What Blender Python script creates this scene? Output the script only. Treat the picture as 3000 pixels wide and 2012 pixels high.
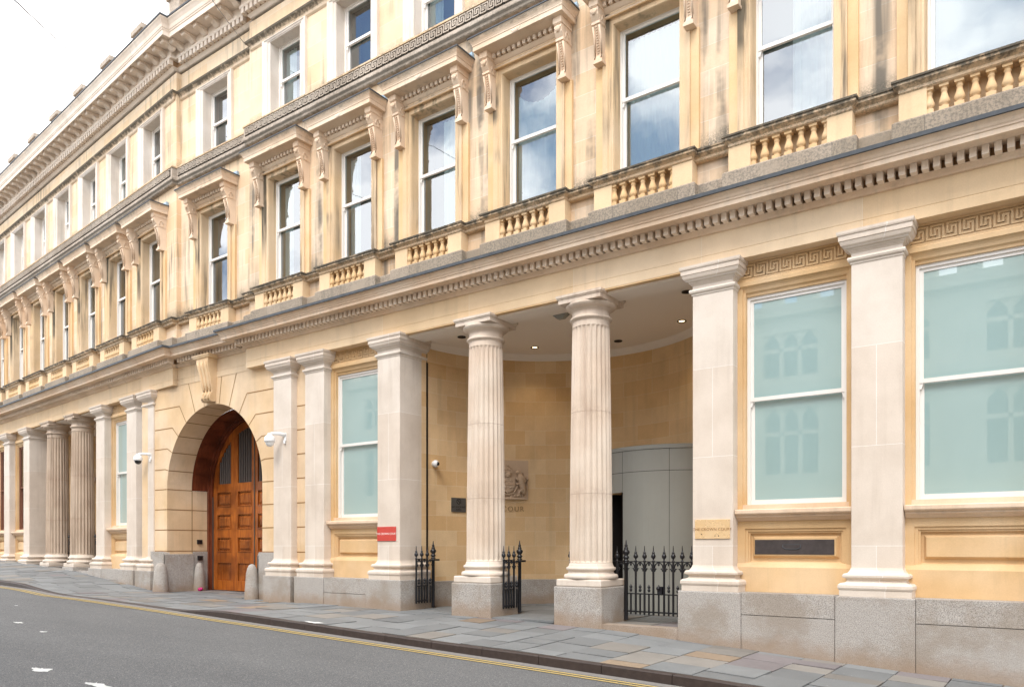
import bpy, math, random
from mathutils import Vector, Matrix
sc = bpy.context.scene
for o in list(bpy.data.objects): bpy.data.objects.remove(o)
col = sc.collection
sin, cos, pi, rad = math.sin, math.cos, math.pi, math.radians
random.seed(7)
Z0 = 1.7                                   # eye height: heights below are measured from the eye

# ---------------------------------------------------------------- camera, sky, sun, exposure
cam = bpy.data.cameras.new("camera"); camo = bpy.data.objects.new("camera", cam); col.objects.link(camo)
cam.sensor_width = 36; cam.lens = 27.12; cam.shift_y = 0.1973; cam.clip_end = 2000
camo.location = (0, -11, Z0); camo.rotation_euler = (rad(90), 0, rad(35.918))
sc.camera = camo
SUN_EL, SUN_AZ = 52, 20                    # sun over the street, a little to the right of square on
world = bpy.data.worlds.new("World"); sc.world = world; world.use_nodes = True
wt = world.node_tree; bg = wt.nodes["Background"]; bg.inputs[1].default_value = 0.15
sky = wt.nodes.new("ShaderNodeTexSky"); sky.sky_type = 'NISHITA'; sky.sun_disc = False
sky.sun_elevation = rad(SUN_EL); sky.sun_rotation = rad(180 - SUN_AZ); sky.air_density = 1.0; sky.dust_density = 0.6
tcw = wt.nodes.new("ShaderNodeTexCoord"); mpw = wt.nodes.new("ShaderNodeMapping"); mpw.inputs['Scale'].default_value = (1.5, 1.5, 2.6)
mpw.inputs['Location'].default_value = (0.4, 0.1, 0.3)
nzw = wt.nodes.new("ShaderNodeTexNoise"); nzw.inputs['Scale'].default_value = 1.9; nzw.inputs['Detail'].default_value = 7; nzw.inputs['Roughness'].default_value = .55
rpw = wt.nodes.new("ShaderNodeValToRGB"); rpw.color_ramp.elements[0].position = .41; rpw.color_ramp.elements[1].position = .55
mxw = wt.nodes.new("ShaderNodeMix"); mxw.data_type = 'RGBA'; mxw.inputs[7].default_value = (13.5, 13.6, 13.8, 1)
wt.links.new(tcw.outputs['Generated'], mpw.inputs[0]); wt.links.new(mpw.outputs[0], nzw.inputs['Vector']); wt.links.new(nzw.outputs['Fac'], rpw.inputs[0])
wt.links.new(rpw.outputs[0], mxw.inputs[0]); wt.links.new(sky.outputs[0], mxw.inputs[6]); wt.links.new(mxw.outputs[2], bg.inputs[0])
sl = bpy.data.lights.new("sun", 'SUN'); sl.energy = 1.3; sl.angle = rad(22); sl.color = (1, .95, .87)
so = bpy.data.objects.new("sun", sl); col.objects.link(so); so.location = (0, -20, 30)
so.rotation_euler = (rad(90 - SUN_EL), 0, rad(SUN_AZ))
sc.view_settings.view_transform = 'Standard'; sc.view_settings.look = 'None'; sc.view_settings.gamma = 1
sc.view_settings.exposure = 0.78
sc.cycles.use_denoising = True; sc.cycles.max_bounces = 8; sc.cycles.transparent_max_bounces = 12
sc.cycles.sample_clamp_indirect = 6

# ---------------------------------------------------------------- materials
def lin(r, g, b): return (r, g, b, 1)
class NT:
    def __init__(s, name):
        s.m = bpy.data.materials.new(name); s.m.use_nodes = True; s.t = s.m.node_tree
        s.b = s.t.nodes["Principled BSDF"]; s.out = s.t.nodes["Material Output"]
    def n(s, typ, ins=None, **kw):
        nd = s.t.nodes.new("ShaderNode" + typ)
        for k, v in kw.items(): setattr(nd, k, v)
        for k, v in (ins or {}).items(): s.set(nd.inputs[k], v)
        return nd
    def set(s, sock, v):
        if hasattr(v, 'is_output'): s.t.links.new(v, sock)
        else: sock.default_value = v
    def math(s, op, a, b=0.0, c=0.0, clamp=False):
        nd = s.n('Math', {0: a, 1: b, 2: c}, operation=op); nd.use_clamp = clamp; return nd.outputs[0]
    def mix(s, f, a, b, mode='MIX'):
        nd = s.n('Mix', {0: f, 6: a, 7: b}, data_type='RGBA', blend_type=mode); return nd.outputs[2]
    def sstep(s, v, a, b):
        nd = s.n('MapRange', {'Value': v, 'From Min': a, 'From Max': b}, interpolation_type='SMOOTHSTEP'); return nd.outputs[0]
    def noise(s, vec, scale, detail=3, rough=.5):
        return s.n('TexNoise', {'Vector': vec, 'Scale': scale, 'Detail': detail, 'Roughness': rough}).outputs['Fac']
    def obj(s):
        if not hasattr(s, '_o'):
            s._o = s.n('TexCoord').outputs['Object']; x = s.n('SeparateXYZ', {0: s._o})
            s.x, s.y, s.z = x.outputs
            s.u = s.math('ADD', s.x, s.y)
        return s._o
    def geo(s):
        if not hasattr(s, '_g'):
            s._g = s.n('NewGeometry').outputs['Position']; x = s.n('SeparateXYZ', {0: s._g}); s.px, s.py, s.pz = x.outputs
        return s._g
    def xyz(s, a, b, c=0.0): return s.n('CombineXYZ', {0: a, 1: b, 2: c}).outputs[0]
    def bump(s, h, strength=.3, dist=.01):
        s.set(s.b.inputs['Normal'], s.n('Bump', {'Height': h, 'Strength': strength, 'Distance': dist}).outputs[0])
    def base(s, c, rough=.8, spec=.3, metal=0.0):
        s.set(s.b.inputs['Base Color'], c); s.set(s.b.inputs['Roughness'], rough); s.set(s.b.inputs['Specular IOR Level'], spec); s.set(s.b.inputs['Metallic'], metal)
        return s.m

def stone(name, c1, c2, joints=None, streak=0.0, lichen=0.0, mortar=(.78, .68, .54), grime=(.15, .13, .105), pier=None, zdirt=None, lscale=9.0, soft=.35, bands=(), rings=(), leftjamb=False):
    """limestone: blocks of slightly different tone, pale joints, rain streaks and algae with a shape of their own"""
    t = NT(name); t.obj(); t.geo()
    if joints:
        w, h = joints
        bk = t.n('TexBrick', {'Vector': t.xyz(t.u, t.z), 'Color1': lin(*c1), 'Color2': lin(*c2), 'Mortar': lin(*mortar), 'Scale': 1.0,
                 'Mortar Size': .0045, 'Mortar Smooth': .3, 'Bias': 0.0, 'Brick Width': w, 'Row Height': h})
        c = bk.outputs['Color']; jf = bk.outputs['Fac']
    else:
        c = t.mix(t.sstep(t.noise(t._g, .9, 2), .35, .65), lin(*c1), lin(*c2)); jf = None
    big = t.noise(t._g, 1.3, 4, .6)
    c = t.mix(t.sstep(big, .3, .75), c, t.mix(1.0, c, lin(.86, .84, .82), 'MULTIPLY'))
    fine = t.noise(t._g, 55, 3, .6)
    c = t.mix(soft, c, t.mix(1.0, c, t.mix(fine, lin(.72, .70, .68), lin(1.22, 1.22, 1.2)), 'MULTIPLY'))
    # faint long rain marks everywhere
    st0 = t.noise(t.xyz(t.math('MULTIPLY', t.px, 7.0), t.math('MULTIPLY', t.py, 7.0), t.math('MULTIPLY', t.pz, .45)), 1.0, 4, .6)
    if streak:
        f = t.math('MULTIPLY', t.sstep(st0, .47, .70), t.sstep(t.noise(t._g, .55, 3), .38, .6))
        if pier:
            pc, pw, pp = pier
            d = t.math('ABSOLUTE', t.math('SUBTRACT', t.math('FRACT', t.math('DIVIDE', t.math('SUBTRACT', t.x, pc - pp / 2), pp)), .5))
            near = t.sstep(d, pw / pp * 1.25, pw / pp * .35)
            st1 = t.noise(t.xyz(t.math('MULTIPLY', t.px, 4.2), 0.0, t.math('MULTIPLY', t.pz, .22)), 1.0, 3, .55)
            f2 = t.math('MULTIPLY', t.math('MULTIPLY', near, t.sstep(st1, .42, .66)), t.sstep(t.noise(t._g, 1.1, 4, .65), .3, .58))
            f = t.math('MAXIMUM', t.math('MULTIPLY', f, .5), f2)
        c = t.mix(t.math('MULTIPLY', f, streak), c, lin(*grime))
    if zdirt:
        for z0, z1, amt in zdirt:
            e = t.math('ADD', t.z, t.math('MULTIPLY', t.math('SUBTRACT', t.noise(t._g, 3.2, 5, .7), .5), 1.1 * abs(z1 - z0)))
            f = t.math('MULTIPLY', t.sstep(e, z1, z0), t.sstep(t.z, z0 - .25 * (z1 - z0) / abs(z1 - z0), z0))
            f = t.math('MULTIPLY', f, t.sstep(fine, .25, .6))
            c = t.mix(t.math('MULTIPLY', f, amt), c, lin(.085, .08, .062))
    if lichen:
        l = t.noise(t._g, lscale, 6, .72)
        l2 = t.noise(t._g, 1.1, 3)
        f = t.math('MULTIPLY', t.sstep(l, .44, .58), t.sstep(l2, .32, .52))
        c = t.mix(t.math('MULTIPLY', f, lichen), c, t.mix(fine, lin(.055, .052, .044), lin(.17, .155, .125)))
    for z0, z1, amt in bands:                 # soot and algae lying along a ledge
        e = t.math('ADD', t.z, t.math('MULTIPLY', t.math('SUBTRACT', t.noise(t._g, 9, 5, .7), .5), 1.3 * (z1 - z0)))
        f = t.math('MULTIPLY', t.sstep(e, z0, z0 + .4 * (z1 - z0)), t.sstep(e, z1 + .4 * (z1 - z0), z1))
        f = t.math('MULTIPLY', f, t.sstep(t.noise(t._g, 1.6, 4, .6), .18, .42))
        c = t.mix(t.math('MULTIPLY', f, amt), c, t.mix(fine, lin(.05, .042, .032), lin(.16, .135, .10)))
    for zr in rings:
        d = t.math('ABSOLUTE', t.math('SUBTRACT', t.z, zr)); f = t.math('MAXIMUM', t.sstep(d, .010, .004), t.math('MULTIPLY', t.math('MULTIPLY', t.sstep(d, .16, .0), t.sstep(t.noise(t._g, 8, 4, .6), .45, .6)), .5))
        c = t.mix(t.math('MULTIPLY', f, .5), c, lin(.33, .22, .16))
    if leftjamb:
        e = t.math('MULTIPLY', t.sstep(t.x, -.59, -.66), t.math('MULTIPLY', t.sstep(t.z, 6.3, 7.4), t.sstep(st0, .30, .50)))
        e2 = t.math('MULTIPLY', e, t.sstep(t.noise(t._g, .9, 2), .40, .55))
        c = t.mix(t.math('MULTIPLY', e2, .92), c, lin(.085, .072, .052))
    h = t.math('ADD', t.math('MULTIPLY', fine, .4), t.math('MULTIPLY', t.noise(t._g, 14, 4), .6))
    if jf is not None: h = t.math('SUBTRACT', h, t.math('MULTIPLY', jf, .5))
    t.bump(h, .28, .008)
    return t.base(c, .86, .2)

G1, G2 = (.66, .475, .27), (.72, .565, .37)
M = {}
M['wall'] = stone('golden_ashlar_stained', (.74, .53, .33), (.77, .61, .45), (.78, .375), streak=.85, mortar=(.82, .70, .56), zdirt=[(5.93, 6.32, .85)])
M['wallR'] = stone('golden_ashlar_pier_streaks', (.74, .54, .35), (.76, .61, .46), (.78, .375), streak=.95, pier=(-4.2975, .46, 2.235), mortar=(.82, .71, .58), zdirt=[(5.93, 6.30, .9)])
M['attic'] = stone('attic_ashlar', (.76, .565, .36), (.79, .635, .46), (.9, .42), streak=.5, mortar=(.8, .7, .58), zdirt=[(9.8, 10.15, .6)])
M['arch'] = stone('golden_arch_stone', (.75, .54, .325), (.78, .60, .41), None, streak=.10)
M['frieze'] = stone('golden_frieze_stone', (.76, .56, .345), (.79, .62, .43), (2.235, 3.0), streak=.12, mortar=(.82, .69, .53))
M['gold'] = stone('golden_dressed_stone', (.70, .47, .245), (.75, .545, .33), None, streak=.15)
M['mould'] = stone('moulded_stone', (.74, .55, .39), (.77, .615, .47), None, streak=.22)
M['dent'] = stone('dentil_stone', (.80, .67, .54), (.82, .70, .58), None, streak=.15)
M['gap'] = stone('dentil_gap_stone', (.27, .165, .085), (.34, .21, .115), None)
M['hood'] = stone('hood_stone', (.74, .565, .41), (.76, .62, .48), None, streak=.3, bands=[(8.88, 8.97, .5)])
M['pale'] = stone('pale_pilaster_stone', (.70, .60, .505), (.74, .665, .585), (9.0, 1.32), streak=.22, mortar=(.84, .79, .74), grime=(.36, .28, .21))
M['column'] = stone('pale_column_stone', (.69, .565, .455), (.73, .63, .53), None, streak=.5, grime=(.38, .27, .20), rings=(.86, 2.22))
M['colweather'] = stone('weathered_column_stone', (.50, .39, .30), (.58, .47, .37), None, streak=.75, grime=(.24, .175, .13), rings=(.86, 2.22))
M['attpale'] = stone('pale_attic_surround_stone', (.72, .635, .55), (.75, .68, .61), None, streak=.25)
M['corn'] = stone('pale_cornice_stone', (.79, .67, .56), (.81, .71, .61), None, streak=.2)
M['rail'] = stone('weathered_rail_stone', (.68, .485, .30), (.70, .54, .37), None, streak=.35, bands=[(5.80, 6.02, 1.0)], lichen=.5, lscale=24)
M['string'] = stone('weathered_string_stone', (.66, .51, .36), (.69, .56, .42), None, streak=.4, bands=[(11.655, 11.90, .95)])
M['plinth'] = stone('weathered_plinth_stone', (.33, .27, .205), (.42, .345, .27), (1.1, 9.0), streak=.4, lichen=.55, mortar=(.2, .17, .14), lscale=30)
M['fret'] = stone('sooty_fret_stone', (.47, .39, .315), (.56, .48, .40), None, streak=.3, lichen=.30, lscale=16, bands=[(9.36, 9.46, .7)])
M['fretdark'] = stone('dark_recess_stone', (.03, .025, .02), (.055, .044, .035), None, lichen=.3)  # near-black stone colour for the ground behind the key pattern
M['jamb'] = stone('streaked_jamb_stone', (.70, .505, .305), (.72, .55, .37), None, streak=.9, grime=(.15, .12, .085), leftjamb=True)
M['side'] = stone('inner_jamb_stone', (.68, .45, .22), (.72, .51, .28), None, streak=.2)
M['niche'] = stone('niche_ashlar', (.74, .49, .25), (.82, .61, .37), (.62, .315), mortar=(.84, .66, .44), streak=.12, soft=.5)
M['ceiling'] = NT('plaster_ceiling').base(lin(.86, .78, .69), .9, .1)
M['arms'] = stone('carved_arms_stone', (.64, .48, .34), (.68, .52, .38), None)

def granite():
    t = NT('grey_granite'); t.obj(); t.geo()
    a = t.noise(t._g, 140, 3, .7); b = t.noise(t._g, 60, 2, .6)
    r = t.n('ValToRGB', {0: a}); e = r.color_ramp.elements
    e[0].position = .37; e[0].color = lin(.075, .07, .066); e[1].position = .62; e[1].color = lin(.60, .55, .50)
    m = e.new(.46); m.color = lin(.36, .335, .31); m = e.new(.53); m.color = lin(.45, .415, .38)
    c = r.outputs[0]
    c = t.mix(t.math('MULTIPLY', t.sstep(b, .55, .75), .5), c, lin(.52, .44, .36))
    big = t.noise(t._g, 1.7, 4, .6)
    c = t.mix(t.math('MULTIPLY', t.sstep(big, .42, .66), .55), c, lin(.27, .215, .16))
    # splash stain along the pavement, following its slope
    gz = t.math('MINIMUM', t.math('MULTIPLY', t.px, -.0605), .47)
    e_ = t.math('ADD', t.math('SUBTRACT', t.pz, gz), t.math('MULTIPLY', t.math('SUBTRACT', t.noise(t._g, 4, 4, .6), .5), .35))
    c = t.mix(t.math('MULTIPLY', t.sstep(e_, .30, .02), .6), c, lin(.30, .20, .125))
    t.bump(t.math('ADD', a, t.math('MULTIPLY', t.noise(t._g, 22, 4, .6), 1.6)), .5, .008)
    return t.base(c, .75, .3)
M['granite'] = granite()

def flagstone():
    t = NT('flagstone'); t.geo()
    a = t.n('Attribute', attribute_name='tint').outputs['Color']
    n1 = t.noise(t._g, 3.0, 5, .65); n2 = t.noise(t._g, 70, 3, .6)
    c = t.mix(1.0, a, t.mix(n1, lin(.72, .72, .73), lin(1.25, 1.24, 1.22)), 'MULTIPLY')
    c = t.mix(.5, c, t.mix(1.0, c, t.mix(n2, lin(.6, .6, .6), lin(1.4, 1.4, 1.4)), 'MULTIPLY'))
    sp = t.n('TexVoronoi', {'Vector': t._g, 'Scale': 5.5}).outputs['Distance']
    c = t.mix(t.math('MULTIPLY', t.sstep(sp, .07, .045), .35), c, lin(.5, .5, .48))
    t.bump(t.math('ADD', n1, t.math('MULTIPLY', n2, .25)), .35, .012)
    return t.base(c, t.math('MULTIPLY_ADD', n1, .3, .45), .35)
M['flag'] = flagstone()

def asphalt():
    t = NT('asphalt'); t.geo()
    a = t.noise(t._g, 130, 2, .7); v = t.n('TexVoronoi', {'Vector': t._g, 'Scale': 85.0}).outputs['Color']
    vs = t.n('SeparateColor', {0: v}).outputs[0]
    c = t.mix(t.sstep(a, .35, .68), lin(.062, .063, .064), lin(.205, .205, .203))
    c = t.mix(t.math('MULTIPLY', t.sstep(vs, .86, .97), .55), c, lin(.34, .33, .31))
    big = t.noise(t.xyz(t.math('MULTIPLY', t.px, .35), t.py, 0.0), 1.1, 4, .6)
    c = t.mix(1.0, c, t.mix(big, lin(.78, .78, .79), lin(1.2, 1.2, 1.19)), 'MULTIPLY')
    t.bump(t.math('ADD', a, vs), .6, .006)
    return t.base(c, .82, .3)
M['asphalt'] = asphalt()

def simple(name, c, rough=.6, spec=.4, metal=0., var=.25, scale=8, bump=0.):
    t = NT(name); t.geo(); n = t.noise(t._g, scale, 4, .6)
    d = tuple(x * (1 - var) for x in c); u = tuple(min(1, x * (1 + var)) for x in c)
    cc = t.mix(n, lin(*d), lin(*u))
    if bump: t.bump(t.noise(t._g, scale * 6, 3), bump, .004)
    return t.base(cc, rough, spec, metal)
M['kerb'] = simple('iron_edged_kerb', (.046, .032, .027), .55, .4, 0, .5, 14, .4)
M['gutter'] = simple('gutter_setts', (.21, .195, .18), .85, .2, 0, .35, 20, .4)
def yellow():
    t = NT('yellow_road_paint'); t.geo(); n = t.noise(t._g, 45, 4, .7)
    return t.base(t.mix(t.sstep(n, .50, .66), lin(.50, .36, .12), lin(.24, .22, .17)), .7, .3)
M['yellow'] = yellow()
M['whitepaint'] = simple('worn_white_paint', (.62, .62, .60), .7, .3, 0, .2, 30)
M['lead'] = simple('lead_sheet', (.07, .076, .084), .6, .3, .0, .55, 9, .3)
M['leadblue'] = simple('zinc_cap', (.30, .40, .48), .45, .4, .2, .3, 12)
M['iron'] = simple('black_iron_paint', (.012, .012, .015), .32, .5, 0, .4, 30, .2)
M['sash'] = simple('cream_sash_paint', (.80, .76, .71), .45, .4, 0, .05, 5)
M['sashdark'] = simple('brown_sash_paint', (.20, .085, .05), .5, .4, 0, .2, 8)
M['camwhite'] = simple('white_camera_plastic', (.78, .78, .77), .35, .5, 0, .03, 5)
M['camdark'] = simple('smoked_camera_dome', (.02, .018, .018), .08, .6, 0, .1, 5)
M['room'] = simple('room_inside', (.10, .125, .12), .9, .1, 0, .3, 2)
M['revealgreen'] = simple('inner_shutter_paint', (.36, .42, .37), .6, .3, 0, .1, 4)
M['lobby'] = simple('grey_lobby_panel', (.335, .335, .30), .5, .35, 0, .06, 3)
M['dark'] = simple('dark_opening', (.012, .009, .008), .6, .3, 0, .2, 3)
M['bronze'] = simple('bronze_plate', (.075, .062, .06), .45, .5, .35, .5, 10, .3)
M['signgrey'] = simple('grey_metal_sign', (.13, .125, .115), .4, .5, .5, .2, 12)
M['ink'] = simple('dark_lettering', (.03, .024, .02), .6, .3, 0, .1, 5)
M['goldink'] = simple('brown_lettering', (.28, .13, .04), .6, .3, 0, .1, 5)
M['cut'] = simple('cut_lettering', (.34, .215, .10), .9, .1, 0, .1, 5)
M['whiteink'] = simple('cream_lettering', (.85, .72, .66), .5, .4, 0, .05, 5)
M['maroon'] = simple('maroon_plaque', (.085, .018, .02), .25, .5, 0, .2, 12)
M['pink'] = simple('pink_plastic', (.5, .02, .16), .4, .4)
M['opp'] = stone('facing_building_stone', (.74, .66, .54), (.80, .73, .62), (.7, .33), streak=.5)
M['ground'] = simple('ground_cover', (.12, .12, .12), .9, .2, 0, .3, 1)
def brass():
    t = NT('polished_brass'); t.geo(); n = t.noise(t._g, 7, 3, .5)
    return t.base(t.mix(n, lin(.86, .56, .27), lin(.90, .68, .42)), t.math('MULTIPLY_ADD', n, .15, .2), .5, .35)
M['brass'] = brass()
def redglass():
    t = NT('red_enamel'); t.geo(); n = t.noise(t._g, 9, 4, .6)
    t.base(t.mix(n, lin(.50, .028, .022), lin(.62, .06, .045)), .06, .9); t.set(t.b.inputs['Coat Weight'], 1.0); t.set(t.b.inputs['Coat Roughness'], .03)
    return t.m
M['red'] = redglass()
def wood(name, c1, c2, horiz=False, rough=.32):
    t = NT(name); t.obj(); t.geo()
    k = (1.2, 9.0) if horiz else (9.0, .8)
    g = t.noise(t.xyz(t.math('MULTIPLY', t.px, k[0]), t.math('MULTIPLY', t.py, k[0]), t.math('MULTIPLY', t.pz, k[1])), 2.2, 5, .65)
    b = t.noise(t._g, 1.8, 3, .5)
    c = t.mix(t.sstep(g, .3, .7), lin(*c1), lin(*c2)); c = t.mix(t.math('MULTIPLY', t.sstep(b, .42, .68), .65), c, lin(*(x * .5 for x in c1)))
    t.bump(g, .12, .004)
    return t.base(c, rough, .45)
M['door'] = wood('varnished_door_wood', (.26, .060, .009), (.50, .150, .022))
M['doorpanel'] = wood('varnished_panel_wood', (.19, .045, .009), (.42, .125, .022), rough=.22)
M['soffit'] = wood('dark_soffit_wood', (.13, .030, .013), (.22, .055, .022), rough=.28)
def glass(name, tint, fac0, ior=1.55):
    t = NT(name); t.geo()
    fr = t.n('Fresnel', {'IOR': ior}).outputs[0]
    w = t.noise(t._g, 1.6, 2, .4)
    nb = t.n('Bump', {'Height': w, 'Strength': .05, 'Distance': .05}).outputs[0]
    f = t.math('MULTIPLY_ADD', fr, 1 - fac0, fac0, clamp=True)
    tr = t.n('BsdfTransparent', {0: lin(*tint)}).outputs[0]; gl = t.n('BsdfGlossy', {'Color': lin(.95, .97, 1), 'Roughness': .0, 'Normal': nb}).outputs[0]
    mx = t.n('MixShader', {0: f, 1: tr, 2: gl}).outputs[0]; t.t.links.new(mx, t.out.inputs[0]); return t.m
M['glass'] = glass('window_glass', (.78, .90, .86), .20, 1.6)
def film():
    t = NT('frosted_film_glass'); t.geo()
    n = t.noise(t._g, .8, 2)
    t.base(t.mix(n, lin(.295, .425, .415), lin(.335, .465, .455)), .5, .3)
    t.set(t.b.inputs['Coat Weight'], 1.0); t.set(t.b.inputs['Coat Roughness'], .0); t.set(t.b.inputs['Coat IOR'], 2.1)
    return t.m
M['film'] = film()
def sheer():
    t = NT('sheer_curtain'); t.obj()
    tr = t.n('BsdfTransparent', {0: lin(1, 1, 1)}).outputs[0]; df = t.n('BsdfDiffuse', {0: lin(.86, .87, .88)}).outputs[0]
    tl = t.n('BsdfTranslucent', {0: lin(.8, .82, .84)}).outputs[0]
    a = t.n('MixShader', {0: .3, 1: df, 2: tl}).outputs[0]; mx = t.n('MixShader', {0: .93, 1: tr, 2: a}).outputs[0]
    t.t.links.new(mx, t.out.inputs[0]); return t.m
M['sheer'] = sheer()
def lampglow():
    t = NT('lamp_glow'); t.base(lin(.9, .8, .6), .4, .3)
    t.set(t.b.inputs['Emission Color'], lin(1, .72, .38)); t.set(t.b.inputs['Emission Strength'], 3.0); return t.m
M['glow'] = lampglow()

# ---------------------------------------------------------------- mesh builder
WM = {}
class MB:
    def __init__(s): s.v = []; s.f = []; s.mi = []; s.sm = []; s.cur = 0; s.smooth = False
    def add(s, vs, fs):
        b = len(s.v); s.v += [tuple(v) for v in vs]
        for f in fs: s.f.append(tuple(b + i for i in f)); s.mi.append(s.cur); s.sm.append(s.smooth)
        return s
    def box(s, x0, x1, y0, y1, z0, z1):
        v = [(x0, y0, z0), (x1, y0, z0), (x1, y1, z0), (x0, y1, z0), (x0, y0, z1), (x1, y0, z1), (x1, y1, z1), (x0, y1, z1)]
        return s.add(v, [(0, 3, 2, 1), (4, 5, 6, 7), (0, 1, 5, 4), (1, 2, 6, 5), (2, 3, 7, 6), (3, 0, 4, 7)])
    def obox(s, x0, x1, o0, o1, h0, h1): return s.box(x0, x1, -o1, -o0, h0, h1)
    def quad(s, *p): return s.add(p, [tuple(range(len(p)))])
    def extr(s, prof, x0, x1):            # prof [(o,h)] closed, extruded along x
        n = len(prof); v = [(x0, -o, h) for o, h in prof] + [(x1, -o, h) for o, h in prof]
        return s.add(v, [(i, (i + 1) % n, n + (i + 1) % n, n + i) for i in range(n)] + [tuple(range(n))[::-1], tuple(range(n, 2 * n))])
    def prism(s, poly, o0, o1):           # poly [(x,h)] extruded along depth
        n = len(poly); v = [(x, -o1, h) for x, h in poly] + [(x, -o0, h) for x, h in poly]
        return s.add(v, [(i, (i + 1) % n, n + (i + 1) % n, n + i) for i in range(n)] + [tuple(range(n)), tuple(range(n, 2 * n))[::-1]])
    def lathe(s, cx, cy, prof, n=16, smooth=True):
        k = len(prof); v = []; f = []
        for r, z in prof:
            for i in range(n): a = 2 * pi * i / n; v.append((cx + r * cos(a), cy + r * sin(a), z))
        for j in range(k - 1):
            for i in range(n): f.append((j * n + i, j * n + (i + 1) % n, (j + 1) * n + (i + 1) % n, (j + 1) * n + i))
        q = s.smooth; s.smooth = smooth; s.add(v, f); s.smooth = False
        s.add(v[:n], [tuple(range(n))[::-1]]); s.add(v[-n:], [tuple(range(n))]); s.smooth = q
        return s
    def tube(s, pts, r, n=6):
        pts = [Vector(p) for p in pts]; v = []; f = []
        for i, p in enumerate(pts):
            d = (pts[min(i + 1, len(pts) - 1)] - pts[max(i - 1, 0)]).normalized()
            a = d.cross(Vector((0, 0, 1))); a = a.normalized() if a.length > 1e-3 else Vector((1, 0, 0)); b = d.cross(a)
            rr = r[i] if isinstance(r, (list, tuple)) else r
            for k in range(n): t = 2 * pi * k / n; v.append(p + a * (rr * cos(t)) + b * (rr * sin(t)))
        for i in range(len(pts) - 1):
            for k in range(n): f.append((i * n + k, i * n + (k + 1) % n, (i + 1) * n + (k + 1) % n, (i + 1) * n + k))
        f.append(tuple(range(n))[::-1]); f.append(tuple(range((len(pts) - 1) * n, len(pts) * n)))
        q = s.smooth; s.smooth = True; s.add(v, f); s.smooth = q; return s
    def sweep(s, path, prof, cap=True):   # plan path running left to right, street side on its right; prof [(o,h)]
        P = [Vector(p) for p in path]; n = len(P); k = len(prof); nor = []
        for i in range(n - 1): d = (P[i + 1] - P[i]).normalized(); nor.append(Vector((d.y, -d.x)))
        v = []
        for i in range(n):
            a = nor[max(i - 1, 0)]; b = nor[min(i, n - 2)]; m = a + b; m = m / (m.dot(a)) if m.length > 1e-6 else a
            for o, h in prof: q = P[i] + m * o; v.append((q.x, q.y, h))
        f = [(i * k + j, (i + 1) * k + j, (i + 1) * k + j + 1, i * k + j + 1) for i in range(n - 1) for j in range(k - 1)]
        if cap: f += [tuple(range(k))[::-1], tuple(range((n - 1) * k, n * k))]
        return s.add(v, f)
    def ball(s, c, r, sx=1, sy=1, sz=1, n=10, m=7):
        v = []; f = []
        for j in range(m + 1):
            t = pi * j / m
            for i in range(n): a = 2 * pi * i / n; v.append((c[0] + r * sx * sin(t) * cos(a), c[1] + r * sy * sin(t) * sin(a), c[2] + r * sz * cos(t)))
        for j in range(m):
            for i in range(n): f.append((j * n + i, (j + 1) * n + i, (j + 1) * n + (i + 1) % n, j * n + (i + 1) % n))
        q = s.smooth; s.smooth = True; s.add(v, f); s.smooth = q; return s
    def mesh(s, name, mats):
        me = bpy.data.meshes.new(name); me.from_pydata(s.v, [], s.f)
        for m in (mats if isinstance(mats, (list, tuple)) else [mats]): me.materials.append(M[m])
        me.polygons.foreach_set('material_index', s.mi); me.polygons.foreach_set('use_smooth', s.sm)
        me.update(); return me
def put(o, parent=None, W=Matrix()):
    col.objects.link(o)
    if parent is not None: o.parent = parent; o.matrix_basis = WM[parent.name].inverted() @ W
    else: o.matrix_basis = W
    WM[o.name] = W; return o
def link(name, me, parent=None, W=Matrix(), bevel=0.):
    o = put(bpy.data.objects.new(name, me), parent, W)
    if bevel:
        b = o.modifiers.new('bevel', 'BEVEL'); b.width = bevel; b.segments = 2; b.limit_method = 'ANGLE'; b.angle_limit = rad(40)
    return o
def thing(name, label, cat, W=Matrix(), group=None, me=None, bevel=0.):
    o = link(name, me, None, W, bevel) if me else put(bpy.data.objects.new(name, None), None, W)
    if not me: o.empty_display_size = .2
    o['label'] = label; o['category'] = cat
    if group: o['group'] = group
    return o
def struct(name, me, kind='structure'):
    o = link(name, me); o['kind'] = kind; return o
T = lambda x=0, y=0, z=0: Matrix.Translation((x, y, z))
RZ = lambda a: Matrix.Rotation(a, 4, 'Z')
def text_mesh(txt, size, mat, depth=.002, font_spacing=1.0):
    cu = bpy.data.curves.new('lettering', 'FONT'); cu.body = txt; cu.size = size; cu.align_x = 'CENTER'; cu.align_y = 'CENTER'; cu.extrude = depth; cu.space_character = font_spacing
    o = bpy.data.objects.new('lettering_tmp', cu); col.objects.link(o)
    dg = bpy.context.evaluated_depsgraph_get(); me = bpy.data.meshes.new_from_object(o.evaluated_get(dg))
    me.transform(Matrix.Rotation(rad(90), 4, 'X')); me.materials.clear(); me.materials.append(M[mat])
    bpy.data.objects.remove(o); return me

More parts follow.
